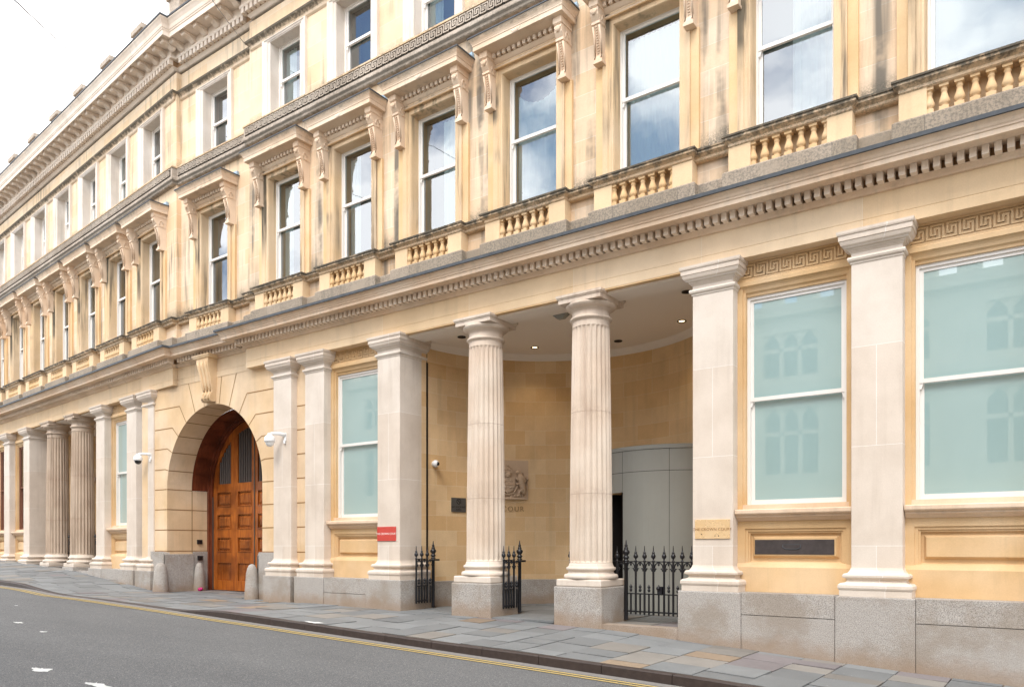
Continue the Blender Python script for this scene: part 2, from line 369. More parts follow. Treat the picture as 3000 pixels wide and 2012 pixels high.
# ---------------------------------------------------------------- layout of the street
PX = -18.4924; BA = rad(-5.3544)           # the front bends here
FR = T(0, 0, Z0); FL = T(PX, 0, Z0) @ RZ(BA); FC = T(0, .16, Z0)
PIT, PITL = 2.235, 2.19
WR = [-.945 - PIT * n for n in range(-2, 7)]        # window axes, near wing
WC = -17.30                                         # gate bay
WL = [-1.78 - PITL * n for n in range(0, 10)]       # far wing, its own run
SR0, SR1, SC0, SL1, SL0 = 5.2, -15.68, -18.84, -.36, -22.5
def plan(F, s, o=0.): p = F @ Vector((s, -o, 0)); return (p.x, p.y)
SOUTH = [(plan(FL, SL0)), (plan(FL, SL1)), (SC0, .16), (SR1, .16), (SR1, 0), (SR0, 0)]   # line of the front, left to right

court = thing('courthouse', 'long golden limestone courthouse front with pilasters, balconies and an arched timber gate', 'building', T(-8, .6, .3))

# swept mouldings: heights relative to the eye, so swept meshes sit at z = Z0
def run(name, prof, mats, path=None, parent=None, z=Z0, cap=True):
    m = MB(); m.sweep(path or SOUTH, prof, cap); return link(name, m.mesh(name, mats), parent or court, T(0, 0, z))
ENT = run('entablature', [(-.5, 4.16), (0, 4.16), (0, 4.296), (-.006, 4.302), (-.006, 4.308), (0, 4.314), (0, 4.612), (.035, 4.618), (.05, 4.645), (.075, 4.668), (.09, 4.69), (.055, 4.695), (.055, 4.80), (.20, 4.802), (.21, 4.795),
      (.40, 4.795), (.40, 4.856), (.415, 4.862), (.415, 4.885), (.43, 4.90), (.445, 4.93), (.475, 4.96), (.50, 4.975), (-.5, 5.0)], 'frieze')
ENT.data.materials.append(M['mould']); ENT.data.materials.append(M['gap'])
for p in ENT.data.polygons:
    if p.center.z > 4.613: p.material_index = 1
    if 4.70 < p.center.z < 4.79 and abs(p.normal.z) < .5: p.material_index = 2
def strip(F, s0, s1, o0, o1, h0, h1, pitch, width, m):
    n = int((s1 - s0) / pitch); a = (s1 - s0 - (n - 1) * pitch - width) / 2
    for i in range(n):
        x = s0 + a + i * pitch; b = MB().obox(x, x + width, o0, o1, h0, h1)
        m.add([(F @ Vector(v)) for v in b.v], b.f)
def dentils(name, o0, o1, h0, h1, pitch, width, mat, parent):
    m = MB(); Z = T(0, 0, -Z0)
    strip(Z @ FR, SR1 - o1, SR0, o0, o1, h0, h1, pitch, width, m)
    strip(Z @ FC, SC0 + o1 + .03, SR1 - o1 - .03, o0, o1, h0, h1, pitch, width, m)
    strip(Z @ FL, SL0, SL1 + o1, o0, o1, h0, h1, pitch, width, m)
    return link(name, m.mesh(name, mat), parent, T(0, 0, Z0))
dentils('dentil_moulding', .05, .205, 4.683, 4.80, .129, .076, 'dent', ENT)
run('lead_flashing', [(.05, 5.0), (.512, 4.966), (.52, 4.968), (.52, 5.018), (.51, 5.022), (.05, 5.06)], 'lead', parent=ENT)
FRET = run('fret_band', [(-.2, 9.37), (.0, 9.37), (.02, 9.385), (.02, 9.43), (.05, 9.47), (.055, 9.53), (.035, 9.55), (.035, 9.79), (-.2, 9.82)], 'fret')
run('fret_capping', [(-.1, 9.78), (.058, 9.78), (.058, 9.815), (-.1, 9.83)], 'rail', parent=FRET)
KEY = [(0, 1), (0, 0), (.76, 0), (.76, .72), (.5, .72), (.5, .29), (.25, .29), (.25, 1), (1, 1)]
def key_run(m, F, s0, s1, h0, H, pitch, w, o0, o1):
    n = max(1, round((s1 - s0) / pitch)); p = (s1 - s0) / n
    for i in range(n):
        for (a, b), (c, d) in zip(KEY, KEY[1:]):
            xa, xb = sorted((s0 + (i + a) * p, s0 + (i + c) * p)); za, zb = sorted((h0 + b * H, h0 + d * H))
            k = MB().obox(xa - w / 2, xb + w / 2, o0, o1 + (.0006 if xa == xb else 0), za - w / 2, zb + w / 2)
            m.add([F @ Vector(v) for v in k.v], [f for j, f in enumerate(k.f) if j != 4])
km = MB(); Zm = T(0, 0, -Z0)
bk = MB()
for F, a, b in ((FR, SR1 + .04, SR0), (FC, SC0 + .1, SR1 - .1), (FL, SL0, SL1 - .06)):
    key_run(km, Zm @ F, a, b, 9.595, .145, .1745, .020, .036, .060)
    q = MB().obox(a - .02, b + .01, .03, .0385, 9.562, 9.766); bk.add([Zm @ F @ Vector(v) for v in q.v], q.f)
link('fret_backing', bk.mesh('fret_backing', 'fretdark'), FRET, T(0, 0, Z0))
link('fret_lattice', km.mesh('fret_lattice', 'fret'), FRET, T(0, 0, Z0))
run('string_course', [(-.2, 11.60), (-.09, 11.60), (-.06, 11.63), (-.05, 11.69), (-.01, 11.73), (.02, 11.76), (.03, 11.80), (-.2, 11.86)], 'string')
MC = run('main_cornice', [(-.5, 12.36), (-.10, 12.36), (-.07, 12.37), (-.04, 12.40), (-.02, 12.42), (.0, 12.43), (.0, 12.56), (.10, 12.565), (.11, 12.60), (.10, 12.64), (.08, 12.67), (.08, 12.83), (.46, 12.83), (.47, 12.79), (.49, 12.79), (.49, 12.91),
      (.505, 12.915), (.505, 12.945), (.52, 12.96), (.535, 13.04), (.57, 13.11), (.60, 13.15), (.60, 13.19), (-.5, 13.22)], 'corn')
MC.data.materials.append(M['gap'])
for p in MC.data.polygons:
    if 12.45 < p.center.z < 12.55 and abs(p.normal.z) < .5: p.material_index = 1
dentils('cornice_dentil_moulding', -.01, .10, 12.435, 12.56, .165, .10, 'corn', MC)
run('cornice_lead', [(.1, 13.20), (.61, 13.18), (.618, 13.185), (.618, 13.225), (.1, 13.28)], 'lead', parent=MC)
# modillions: scrolled blocks under the cornice
mm = MB(); mm.extr([(.06, 12.828), (.40, 12.828), (.40, 12.775), (.39, 12.745), (.36, 12.735), (.31, 12.745), (.25, 12.75), (.19, 12.725), (.14, 12.69), (.10, 12.675), (.06, 12.68)], -.08, .08)
mm.obox(-.095, .095, .07, .415, 12.795, 12.826); mod_me = mm.mesh('modillion', 'corn')
for F, a, b in ((FR, SR1 - .2, SR0), (FC, SC0 + .38, SR1 - .2), (FL, SL0, SL1 + .22)):
    n = int((b - a) / .445)
    for i in range(n + 1): link('modillion', mod_me, MC, F @ T(a + (b - a) * i / n, 0, 0))
PAR = run('parapet', [(-1.1, 13.1), (-.35, 13.1), (-.35, 13.25), (-.30, 13.27), (-.30, 13.33), (-1.1, 13.34)], 'fret')
pb = MB().obox(-.30, .30, -.95, -.22, 13.2, 14.52).obox(-.36, .36, -1.0, -.16, 14.52, 14.66); pb_me = pb.mesh('parapet_block', 'fret')
pc = MB().obox(-1.35, 1.35, -.9, -.2, 13.25, 14.75).obox(-1.45, 1.45, -1.0, -.12, 14.75, 14.95); link('parapet_panel', pc.mesh('parapet_panel', 'frieze'), PAR, FC @ T(WC + .1, 0, 0))
for F, L in ((FR, [s + PIT / 2 for s in WR]), (FL, [s - PITL / 2 - .1 for s in WL]), (FL, [-.75]), (FR, [SR1 + .35])):
    for s in L: link('parapet_block', pb_me, PAR, F @ T(s, 0, 0))

# ---------------------------------------------------------------- upper walls with openings
def wall(name, mat, F, s0, s1, h0, h1, o, openings, parent=court, depth=.45):
    """one wall sheet, its openings cut out and their reveals turned inwards"""
    xs = sorted({s0, s1, *[v for a, b, c, d in openings for v in (a, b)]}); zs = sorted({h0, h1, *[v for a, b, c, d in openings for v in (c, d)]})
    m = MB()
    for xa, xb in zip(xs, xs[1:]):
        for za, zb in zip(zs, zs[1:]):
            xm, zm = (xa + xb) / 2, (za + zb) / 2
            if not any(a < xm < b and c < zm < d for a, b, c, d in openings): m.quad((xa, -o, za), (xb, -o, za), (xb, -o, zb), (xa, -o, zb))
    y0, y1 = -o, -o + depth
    m.cur = 1
    for a, b, c, d in openings:
        m.quad((a, y0, c), (a, y1, c), (a, y1, d), (a, y0, d)); m.quad((b, y0, c), (b, y0, d), (b, y1, d), (b, y1, c))
        m.quad((a, y0, d), (a, y1, d), (b, y1, d), (b, y0, d)); m.quad((a, y0, c), (b, y0, c), (b, y1, c), (a, y1, c))
    m.cur = 0
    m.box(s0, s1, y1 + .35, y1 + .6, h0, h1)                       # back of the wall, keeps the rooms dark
    for x in (s0, s1): m.quad((x, y0, h0), (x, y1 + .4, h0), (x, y1 + .4, h1), (x, y0, h1))
    return link(name, m.mesh(name, [mat, 'side' if mat != 'attic' else 'attpale']), parent, F)
FW, AW, FO, AO = .56, .52, .58, .54
wall('upper_wall', 'wallR', FR, SR1, SR0, 5.0, 9.4, -.10, [(c - FO, c + FO, 5.93, 8.425) for c in WR])
wall('upper_wall', 'wall', FC, SC0 - .05, SR1, 5.0, 9.4, -.10, [(WC - FO, WC + FO, 5.93, 8.425)])
wall('upper_wall', 'wall', FL, SL0, SL1, 5.0, 9.4, -.10, [(c - FO, c + FO, 5.93, 8.425) for c in WL])
wall('attic_wall', 'attic', FR, SR1, SR0, 9.4, 12.3, -.10, [(c - AO, c + AO, 9.79, 11.55) for c in WR])
wall('attic_wall', 'attic', FC, SC0 - .05, SR1, 9.4, 12.3, -.10, [(WC - AO, WC + AO, 9.79, 11.55)])
wall('attic_wall', 'attic', FL, SL0, SL1, 9.4, 12.3, -.10, [(c - AO, c + AO, 9.79, 11.55) for c in WL])

# ---------------------------------------------------------------- sash windows
def sash_mesh(hw, z0, zm, z1, yo, fr=.05, horn=True, mat='sash'):
    m = MB(); y = yo
    # box frame
    m.box(-hw, -hw + fr, y - .02, y + .10, z0, z1); m.box(hw - fr, hw, y - .02, y + .10, z0, z1); m.box(-hw + fr, hw - fr, y - .02, y + .10, z1 - fr, z1)
    a = hw - fr
    # upper sash in front, lower sash behind
    m.box(-a, -a + .045, y + .005, y + .04, zm, z1 - fr); m.box(a - .045, a, y + .005, y + .04, zm, z1 - fr); m.box(-a + .045, a - .045, y + .005, y + .04, z1 - fr - .045, z1 - fr)
    m.box(-a, a, y - .005, y + .045, zm - .055, zm)
    m.box(-a, -a + .045, y + .05, y + .085, z0, zm - .055); m.box(a - .045, a, y + .05, y + .085, z0, zm - .055); m.box(-a + .045, a - .045, y + .05, y + .085, z0, z0 + .075)
    if horn:
        for s in (-1, 1): m.prism([(s * (a - .045), zm - .055), (s * a, zm - .055), (s * a, zm - .135), (s * (a - .02), zm - .13), (s * (a - .03), zm - .09)], -(y + .04), -(y + .006))
    return m.mesh('sash_frame', mat)
def pane_mesh(hw, z0, zm, z1, yo, mat='glass', fr=.05):
    a = hw - fr - .04; m = MB()
    m.quad((-a, yo + .022, zm), (a, yo + .022, zm), (a, yo + .022, z1 - fr - .04), (-a, yo + .022, z1 - fr - .04))
    m.quad((-a, yo + .068, z0 + .07), (a, yo + .068, z0 + .07), (a, yo + .068, zm - .05), (-a, yo + .068, zm - .05))
    return m.mesh('window_pane', mat)
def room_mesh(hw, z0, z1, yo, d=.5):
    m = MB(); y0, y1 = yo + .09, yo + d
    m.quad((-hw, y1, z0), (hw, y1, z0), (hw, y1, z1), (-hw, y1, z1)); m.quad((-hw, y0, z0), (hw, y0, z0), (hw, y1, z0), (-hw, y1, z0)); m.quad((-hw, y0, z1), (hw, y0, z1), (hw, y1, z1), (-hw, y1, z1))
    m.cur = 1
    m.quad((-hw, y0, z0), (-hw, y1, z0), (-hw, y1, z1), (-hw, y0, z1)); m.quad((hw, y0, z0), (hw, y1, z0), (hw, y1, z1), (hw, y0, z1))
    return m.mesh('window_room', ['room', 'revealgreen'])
def curtain_mesh(x0, x1, z0, ztop, y, folds=9, amp=.02, n=46):
    m = MB(); v = []; f = []; rnd = random.Random(int(x0 * 100) + folds)
    ph = [rnd.uniform(0, 6.28) for _ in range(4)]
    for j in range(7):
        for i in range(n + 1):
            u = i / n; x = x0 + (x1 - x0) * u; zt = ztop(u) if callable(ztop) else ztop
            yy = y + amp * (sin(folds * 2 * pi * u + ph[0] + .3 * sin(5 * u + j * .4)) + .5 * sin(folds * 3.7 * pi * u + ph[1])) * (.6 + .4 * j / 6)
            v.append((x, yy, z0 + (zt - z0) * (1 - j / 6)))
    for j in range(6):
        for i in range(n): a = j * (n + 1) + i; f.append((a, a + 1, a + n + 2, a + n + 1))
    m.smooth = True; m.add(v, f); return m.mesh('curtain', 'sheer')

# first floor: moulded stone surround with pilaster strips (window part), sash, pane, curtain
YW = .29
s = MB()
def surround(m, hw_in, hw_out, ztop, z0, steps):
    """moulded architrave: stepped frame round an opening; steps [(inset fraction, o)]"""
    for (fa, oa), (fb, ob) in zip(steps, steps[1:]):
        ra, rb = hw_in + (hw_out - hw_in) * fa, hw_in + (hw_out - hw_in) * fb
        za, zb = ztop + (ra - hw_in), ztop + (rb - hw_in)
        P = lambda r, z, o: [(-r, -o, z0), (-r, -o, z), (r, -o, z), (r, -o, z0)]
        A, B = P(ra, za, oa), P(rb, zb, ob)
        for i in range(3): m.quad(A[i], A[i + 1], B[i + 1], B[i])
surround(s, FW, .75, 8.40, 5.93, [(0, -.30), (0, -.085), (.06, -.05), (.16, -.045), (.30, -.06), (.55, -.06), (.58, -.045), (.80, -.03), (.92, -.015), (1, -.015), (1, -.1)])
s.cur = 1
for k in (-1, 1): s.obox(min(k * .752, k * .885), max(k * .752, k * .885), -.11, -.045, 5.92, 7.80)
win_me = s.mesh('window', ['jamb', 'gold'])
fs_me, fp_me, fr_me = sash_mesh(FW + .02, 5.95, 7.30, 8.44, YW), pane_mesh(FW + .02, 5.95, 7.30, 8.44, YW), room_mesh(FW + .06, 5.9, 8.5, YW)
cur = {'full': curtain_mesh(-.5, .5, 5.98, 8.30, YW + .17, 11), 'swag': curtain_mesh(-.5, .5, 5.98, lambda u: 8.20 - .30 * sin(pi * min(1, max(0, u))) ** .8 + .08 * u, YW + .16, 9),
       'side': curtain_mesh(-.5, -.18, 5.98, 8.32, YW + .2, 4), 'blind': curtain_mesh(-.5, .5, 5.98, 8.34, YW + .12, 2, .004), 'part': curtain_mesh(-.1, .5, 5.98, 8.3, YW + .2, 6)}
def first_window(F, c, kind):
    w = link('window', win_me, court, F @ T(c, 0, 0))
    W = F @ T(c, 0, 0)
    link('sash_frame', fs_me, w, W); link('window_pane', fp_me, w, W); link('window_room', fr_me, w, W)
    if kind: link('curtain', cur[kind], w, W)
# hood over each window, carried by two scrolled brackets
h = MB()
fr = [(-.84, .12), (-.84, -.25), (.84, -.25), (.84, .12)]
h.sweep(fr, [(-.3, 8.735), (.085, 8.735), (.09, 8.74), (.09, 8.815), (.10, 8.822), (.10, 8.84), (.115, 8.87), (.14, 8.90), (.155, 8.93), (.155, 8.94), (-.35, 9.06)])
h.extr([(-.11, 8.52), (-.02, 8.52), (-.02, 8.60), (0, 8.61), (.02, 8.63), (.045, 8.655), (.05, 8.74), (.30, 8.74), (.30, 8.75), (-.11, 8.75)], -.70, .70)
hood_me = h.mesh('window_hood', 'hood')
d = MB()
for i in range(13): x = -.655 + i * 1.31 / 12 - .03; d.obox(x, x + .06, .045, .10, 8.665, 8.736)
for i in range(-2, 3): d.tube([(i * .02, -.335, 8.742), (i * .045, -.341, 8.80)], .011, 5)
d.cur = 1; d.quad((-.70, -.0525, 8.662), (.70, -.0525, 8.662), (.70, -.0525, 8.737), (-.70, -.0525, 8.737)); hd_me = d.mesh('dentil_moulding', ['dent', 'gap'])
e = MB(); e.obox(-.72, .72, -.015, -.005, 8.505, 8.525)
for i in range(48): e.obox(-.70 + i * .0297, -.70 + i * .0297 + .017, -.02, .012, 8.50, 8.522)
egg_me = e.mesh('bead_moulding', 'gold')
l = MB().sweep(fr, [(-.30, 9.04), (.163, 8.932), (.168, 8.935), (.166, 8.958), (-.33, 9.08)]); hl_me = l.mesh('lead_flashing', 'lead')
l = MB().obox(.80, .99, -.09, -.03, 8.96, 9.05); lz_me = l.mesh('zinc_cap', 'leadblue')
b = MB()
def scroll(t0, t1, c, r0, r1, n=8): return [(c[0] + (r0 + (r1 - r0) * i / n) * cos(t0 + (t1 - t0) * i / n), c[1] + (r0 + (r1 - r0) * i / n) * sin(t0 + (t1 - t0) * i / n)) for i in range(n + 1)]
side = [(-.12, 8.735), (.235, 8.735), (.235, 8.62), (.215, 8.61), (.225, 8.56), (.21, 8.50), (.17, 8.45), (.145, 8.42), (.13, 8.35), (.105, 8.25), (.075, 8.12), (.06, 8.0), (.065, 7.92), (.085, 7.875), (.09, 7.835), (.08, 7.80), (-.12, 7.80)]
b.extr(side, -.07, .07)
b.obox(-.082, .082, -.1, .245, 8.63, 8.737)
b.obox(-.078, .078, -.1, .165, 8.385, 8.425); b.obox(-.082, .082, -.1, .105, 7.79, 7.835)
for k in range(-2, 3): b.tube([(k * .006, -.222, 8.50), (k * .026, -.238, 8.59 - abs(k) * .012)], [.006, .014], 5)
for k in (-1, 1):
    b.tube([(k * .058, -.15, 8.36), (k * .058, -.10, 8.2), (k * .058, -.07, 7.95), (k * .058, -.085, 7.87)], .016, 5)
    b.tube([(k * .076, -.04 - .055 * cos(t), 8.47 + .075 * sin(t)) for t in [i * pi / 5 for i in range(-4, 6)]], .014, 5)
for i in range(11): b.tube([(-.018, -(.142 - i * .0075), 8.335 - i * .038), (.018, -(.142 - i * .0075), 8.35 - i * .038)], .012, 5)
br_me = b.mesh('bracket', 'mould')
def hood(F, c):
    W = F @ T(c, 0, 0); q = link('window_hood', hood_me, court, W)
    link('dentil_moulding', hd_me, q, W); link('bead_moulding', egg_me, q, W); link('lead_flashing', hl_me, q, W); link('zinc_cap', lz_me, q, W)
    for k in (-1, 1): link('bracket', br_me, q, F @ T(c + k * .775, 0, 0))
KW = {0: 'blind', 1: 'blind', 2: 'blind', 3: 'part', 4: 'full', 5: 'swag', 6: 'part', 7: 'side', 8: 'side'}
for i, c in enumerate(WR): first_window(FR, c, KW.get(i)); hood(FR, c)
first_window(FC, WC, None); hood(FC, WC)
for i, c in enumerate(WL): first_window(FL, c, 'side' if i % 3 == 2 else None); hood(FL, c)
# attic
s = MB(); surround(s, AW, .76, 11.53, 9.8, [(0, -.34), (0, -.085), (.08, -.07), (.30, -.07), (.33, -.055), (.7, -.045), (.8, -.03), (1, -.03), (1, -.1)])
for i in range(len(s.v)): x, y, z = s.v[i]; s.v[i] = (x, y, 11.53 + (z - 11.53) * .33 if z > 11.53 else z)
aw_me = s.mesh('attic_window', 'attpale')
as_me, ap_me, ar_me = sash_mesh(AW + .01, 9.8, 10.76, 11.56, .34), pane_mesh(AW + .01, 9.8, 10.76, 11.56, .34), room_mesh(AW + .05, 9.75, 11.6, .34)
at_c = curtain_mesh(-.46, -.1, 9.84, 11.48, .50, 4)
def attic_window(F, c, k):
    W = F @ T(c, 0, 0); w = link('attic_window', aw_me, court, W)
    link('sash_frame', as_me, w, W); link('window_pane', ap_me, w, W); link('window_room', ar_me, w, W)
    if k % 2 == 0: link('curtain', at_c, w, W)
for i, c in enumerate(WR): attic_window(FR, c, i)
attic_window(FC, WC, 1)
for i, c in enumerate(WL): attic_window(FL, c, i + 1)

# ---------------------------------------------------------------- balcony: plinth, pedestals, balusters, rail
def breaks(F, cs, hw, base, fwd, s0, s1):
    P = [plan(F, s0, base)]
    for c in sorted(cs):
        P += [plan(F, c - hw, base), plan(F, c - hw, fwd), plan(F, c + hw, fwd), plan(F, c + hw, base)]
    return P + [plan(F, s1, base)]
def front(hw, base, fwd): return breaks(FL, WL, hw, base, fwd, SL0, SL1 + base) + breaks(FC, [WC], hw, base, fwd, SC0 + base, SR1 - base) + breaks(FR, WR, hw, base, fwd, SR1 - base, SR0)
BAL = run('balcony_rail', [(-.25, 5.75), (-.02, 5.75), (0, 5.765), (0, 5.80), (.03, 5.82), (.06, 5.84), (.06, 5.872), (.075, 5.88), (.075, 5.905), (.05, 5.92), (-.25, 5.955)], 'rail', front(.84, 0., .12))
run('balcony_plinth', [(-.3, 5.0), (.05, 5.0), (.05, 5.37), (.02, 5.40), (-.3, 5.41)], 'plinth', front(.86, -.01, .12))
b = MB(); b.lathe(0, 0, [(.05, 5.47), (.052, 5.475), (.034, 5.49), (.055, 5.505), (.062, 5.53), (.060, 5.555), (.050, 5.585), (.036, 5.63), (.032, 5.665), (.040, 5.675), (.040, 5.685), (.030, 5.69), (.036, 5.705), (.046, 5.715)], 12)
b.box(-.054, .054, -.054, .054, 5.405, 5.47); b.box(-.052, .052, -.052, .052, 5.715, 5.752); bal_me = b.mesh('baluster', 'gold')
b = MB()
for k in (-1, 1): b.obox(min(k * .52, k * .84), max(k * .52, k * .84), -.12, .10, 5.40, 5.752)
b.obox(-.52, .52, -.12, -.085, 5.40, 5.752); ped_me = b.mesh('balustrade', 'frieze')
def balustrade(F, c):
    q = link('balustrade', ped_me, court, F @ T(c, 0, 0))
    for i in range(7): link('baluster', bal_me, q, F @ T(c - .50 + i * .1667, -.035, 0))
for c in WR: balustrade(FR, c)
balustrade(FC, WC)
for c in WL: balustrade(FL, c)

# ---------------------------------------------------------------- pilasters and columns
CAPP = [(-.03, 3.74), (0, 3.74), (.012, 3.75), (.012, 3.775), (.035, 3.785), (.045, 3.81), (.035, 3.835), (0, 3.84), (0, 3.895), (.012, 3.90), (.012, 3.912), (.026, 3.915), (.026, 3.927), (.042, 3.93), (.042, 3.945), (.075, 3.955), (.108, 3.985), (.122, 4.02),
        (.122, 4.035), (.135, 4.04), (.135, 4.105), (.148, 4.11), (.155, 4.13), (.155, 4.162), (-.03, 4.162)]
BASP = [(-.03, -.668), (.125, -.668), (.125, -.582), (.133, -.578), (.142, -.555), (.140, -.52), (.115, -.495), (.072, -.488), (.05, -.475), (.042, -.45), (.055, -.432), (.075, -.428), (.092, -.415), (.094, -.39), (.075, -.368), (.042, -.362), (.03, -.35), (.012, -.32), (.002, -.29), (-.03, -.29)]
def pilaster_parts(dl, dr, deepg=.1):
    W = .31; path = [(-W, dl), (-W, 0), (W, 0), (W, dr)]
    a = MB(); a.v = []; a.add([(-W, dl, -.3), (-W, 0, -.3), (W, 0, -.3), (W, dr, -.3), (-W, dl, 3.75), (-W, 0, 3.75), (W, 0, 3.75), (W, dr, 3.75)], [(0, 1, 5, 4), (1, 2, 6, 5), (2, 3, 7, 6), (3, 0, 4, 7)])
    c = MB().sweep(path, CAPP); b = MB().sweep(path, BASP)
    g = MB(); g.box(-W - .17, W + .17, -.165, max(dl, dr), -2.6, -.67)
    return a.mesh('pilaster', 'pale'), c.mesh('capital', 'pale'), b.mesh('pilaster_base', 'pale'), g.mesh('pilaster_plinth', 'granite')
PIL = {k: pilaster_parts(*k) for k in ((.2, .2), (.2, .76), (.76, .2))}
def pilaster(F, s, k=(.2, .2)):
    a, c, b, g = PIL[k]; W = F @ T(s, 0, 0); p = link('pilaster', a, court, W, .008)
    link('capital', c, p, W); link('pilaster_base', b, p, W); link('pilaster_plinth', g, p, W, .014)
PR = [-2.065 - PIT * n for n in range(-3, 1)]
for s_ in PR: pilaster(FR, s_)
pilaster(FR, -4.30, (.76, .2)); pilaster(FR, -11.005, (.2, .76)); pilaster(FR, -13.245); pilaster(FR, -14.34)
for s_ in (-1.79, -2.88): pilaster(FL, s_)
pilaster(FL, -5.07, (.76, .2)); pilaster(FL, -11.64, (.2, .76))
for n in range(1, 5): pilaster(FL, -11.64 - PITL * n)
c = MB(); NF = 24; per = 6; n = NF * per; rows = []
def rad_at(z): u = (z + .30) / 3.98; return .358 - .046 * max(0, u) ** 1.6
zs = [-.30, -.275, -.262, -.25, .3, .9, 1.6, 2.3, 3.0, 3.50, 3.56, 3.60, 3.625, 3.64, 3.70, 3.745]
flut = [0, 0, .6, 1, 1, 1, 1, 1, 1, 1, .95, .8, .5, 0, 0, 0]
v = []; f = []
for z, k in zip(zs, flut):
    for i in range(n):
        t = (i % per) / per; dpt = [0, .55, .92, 1.0, .92, .55][i % per] * .034 * k
        r = rad_at(z) - dpt; a = 2 * pi * i / n; v.append((r * cos(a), r * sin(a), z))
for j in range(len(zs) - 1):
    for i in range(n): f.append((j * n + i, j * n + (i + 1) % n, (j + 1) * n + (i + 1) % n, (j + 1) * n + i))
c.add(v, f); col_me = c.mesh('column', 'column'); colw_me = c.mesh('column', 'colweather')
c = MB(); c.lathe(0, 0, [(.312, 3.73), (.315, 3.735), (.325, 3.74), (.325, 3.752), (.345, 3.757), (.357, 3.778), (.345, 3.80), (.316, 3.805), (.314, 3.90), (.325, 3.902), (.325, 3.914), (.338, 3.917), (.338, 3.929), (.352, 3.932), (.395, 3.955), (.425, 3.985), (.428, 4.012), (.40, 4.02)], 48)
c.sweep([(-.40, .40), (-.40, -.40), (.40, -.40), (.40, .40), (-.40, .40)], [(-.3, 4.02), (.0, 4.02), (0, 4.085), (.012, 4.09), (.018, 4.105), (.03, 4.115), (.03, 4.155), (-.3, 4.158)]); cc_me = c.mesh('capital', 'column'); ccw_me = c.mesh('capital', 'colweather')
c = MB(); c.lathe(0, 0, [(.40, -.55), (.435, -.55), (.452, -.53), (.455, -.505), (.44, -.475), (.40, -.466), (.385, -.45), (.378, -.43), (.385, -.412), (.405, -.405), (.418, -.385), (.412, -.36), (.385, -.35), (.375, -.33), (.36, -.29), (.34, -.28)], 48)
cb_me = c.mesh('column_base', 'pale')
c = MB(); c.box(-.425, .425, -.425, .425, -.672, -.552); cp_me = c.mesh('column_block', 'pale')
c = MB(); c.box(-.455, .455, -.455, .455, -2.4, -.674); cg_me = c.mesh('column_plinth', 'granite')
def column(F, s, w_=False):
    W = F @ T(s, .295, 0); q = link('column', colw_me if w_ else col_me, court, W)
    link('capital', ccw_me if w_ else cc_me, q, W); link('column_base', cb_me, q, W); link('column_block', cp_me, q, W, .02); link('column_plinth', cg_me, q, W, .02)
for s_ in (-6.54, -8.78): column(FR, s_)
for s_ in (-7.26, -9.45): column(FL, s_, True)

# ---------------------------------------------------------------- ground floor window bays
w = MB(); HB = PIT / 2 - .30
def bay_mesh(HB):
    w = MB()
    for k in (-1, 1):                                               # jambs
        w.obox(min(k * .735, k * HB), max(k * .735, k * HB), -.5, -.20, .52, 3.80)
        w.obox(min(k * .698, k * .735), max(k * .698, k * .735), -.5, -.23, .52, 3.72)
    w.extr([(-.5, 3.665), (-.27, 3.665), (-.265, 3.70), (-.235, 3.72), (-.225, 3.76), (-.20, 3.79), (-.17, 3.80), (-.17, 3.86), (-.185, 3.875), (-.5, 3.875)], -HB, HB)
    w.obox(-HB, HB, -.5, -.215, 3.875, 4.17)
    # frieze panel rim
    w.obox(-HB, HB, -.215, -.195, 4.128, 4.165); w.obox(-HB, HB, -.215, -.195, 3.876, 3.912)
    for k in (-1, 1): w.obox(min(k * HB, k * (HB - .07)), max(k * HB, k * (HB - .07)), -.215, -.195, 3.912, 4.128)
    # apron
    p0, p1, q0, q1 = -.70, .70, -.262, .25
    w.obox(-HB, HB, -.6, -.28, -.66, .40)
    w.obox(-HB, p0, -.3, -.20, q0, .40); w.obox(p1, HB, -.3, -.20, q0, .40); w.obox(p0, p1, -.3, -.20, q1, .40)
    for i in range(2):                                              # two steps of moulding in the panel
        a = .028 * (i + 1); o = -.22 - .02 * i
        w.obox(p0, p0 + a + .012, -.3, o, q0, q1); w.obox(p1 - a - .012, p1, -.3, o, q0, q1); w.obox(p0 + a, p1 - a, -.3, o - .001, q1 - a - .012, q1)
    r0, r1, z0, z1 = -.60, .60, -.175, .14                          # raised field with bevelled sides
    A = [(r0, .28, z0), (r1, .28, z0), (r1, .28, z1), (r0, .28, z1)]; B = [(r0 + .035, .225, z0 + .035), (r1 - .035, .225, z0 + .035), (r1 - .035, .225, z1 - .03), (r0 + .035, .225, z1 - .03)]
    w.add(A + B, [(4, 5, 6, 7), (0, 1, 5, 4), (1, 2, 6, 5), (2, 3, 7, 6), (3, 0, 4, 7)])
    w.extr([(-.5, -.668), (-.165, -.668), (-.165, -.31), (-.20, -.255), (-.28, -.225), (-.5, -.225)], -HB, HB)
    w.cur = 1
    w.extr([(-.5, .36), (-.19, .36), (-.16, .375), (-.13, .40), (-.10, .415), (-.10, .44), (-.06, .455), (-.05, .47), (-.05, .515), (-.06, .525), (-.26, .54), (-.5, .54)], -HB + .02, HB - .02)
    w.obox(-.735, .735, -.5, -.21, .535, .60)
    return w.mesh('bay_window', ['gold', 'mould'])
bay_R, bay_L = bay_mesh(PIT / 2 - .30), bay_mesh(PITL / 2 - .30)
k = MB(); key_run(k, Matrix(), -.74, .74, 3.937, .165, .185, .026, -.216, -.196); bk_me = k.mesh('fret_lattice', 'gold')
gs_me, gp_me = sash_mesh(.70, .60, 2.18, 3.665, .32, .045), pane_mesh(.70, .60, 2.18, 3.665, .32, 'film', .045)
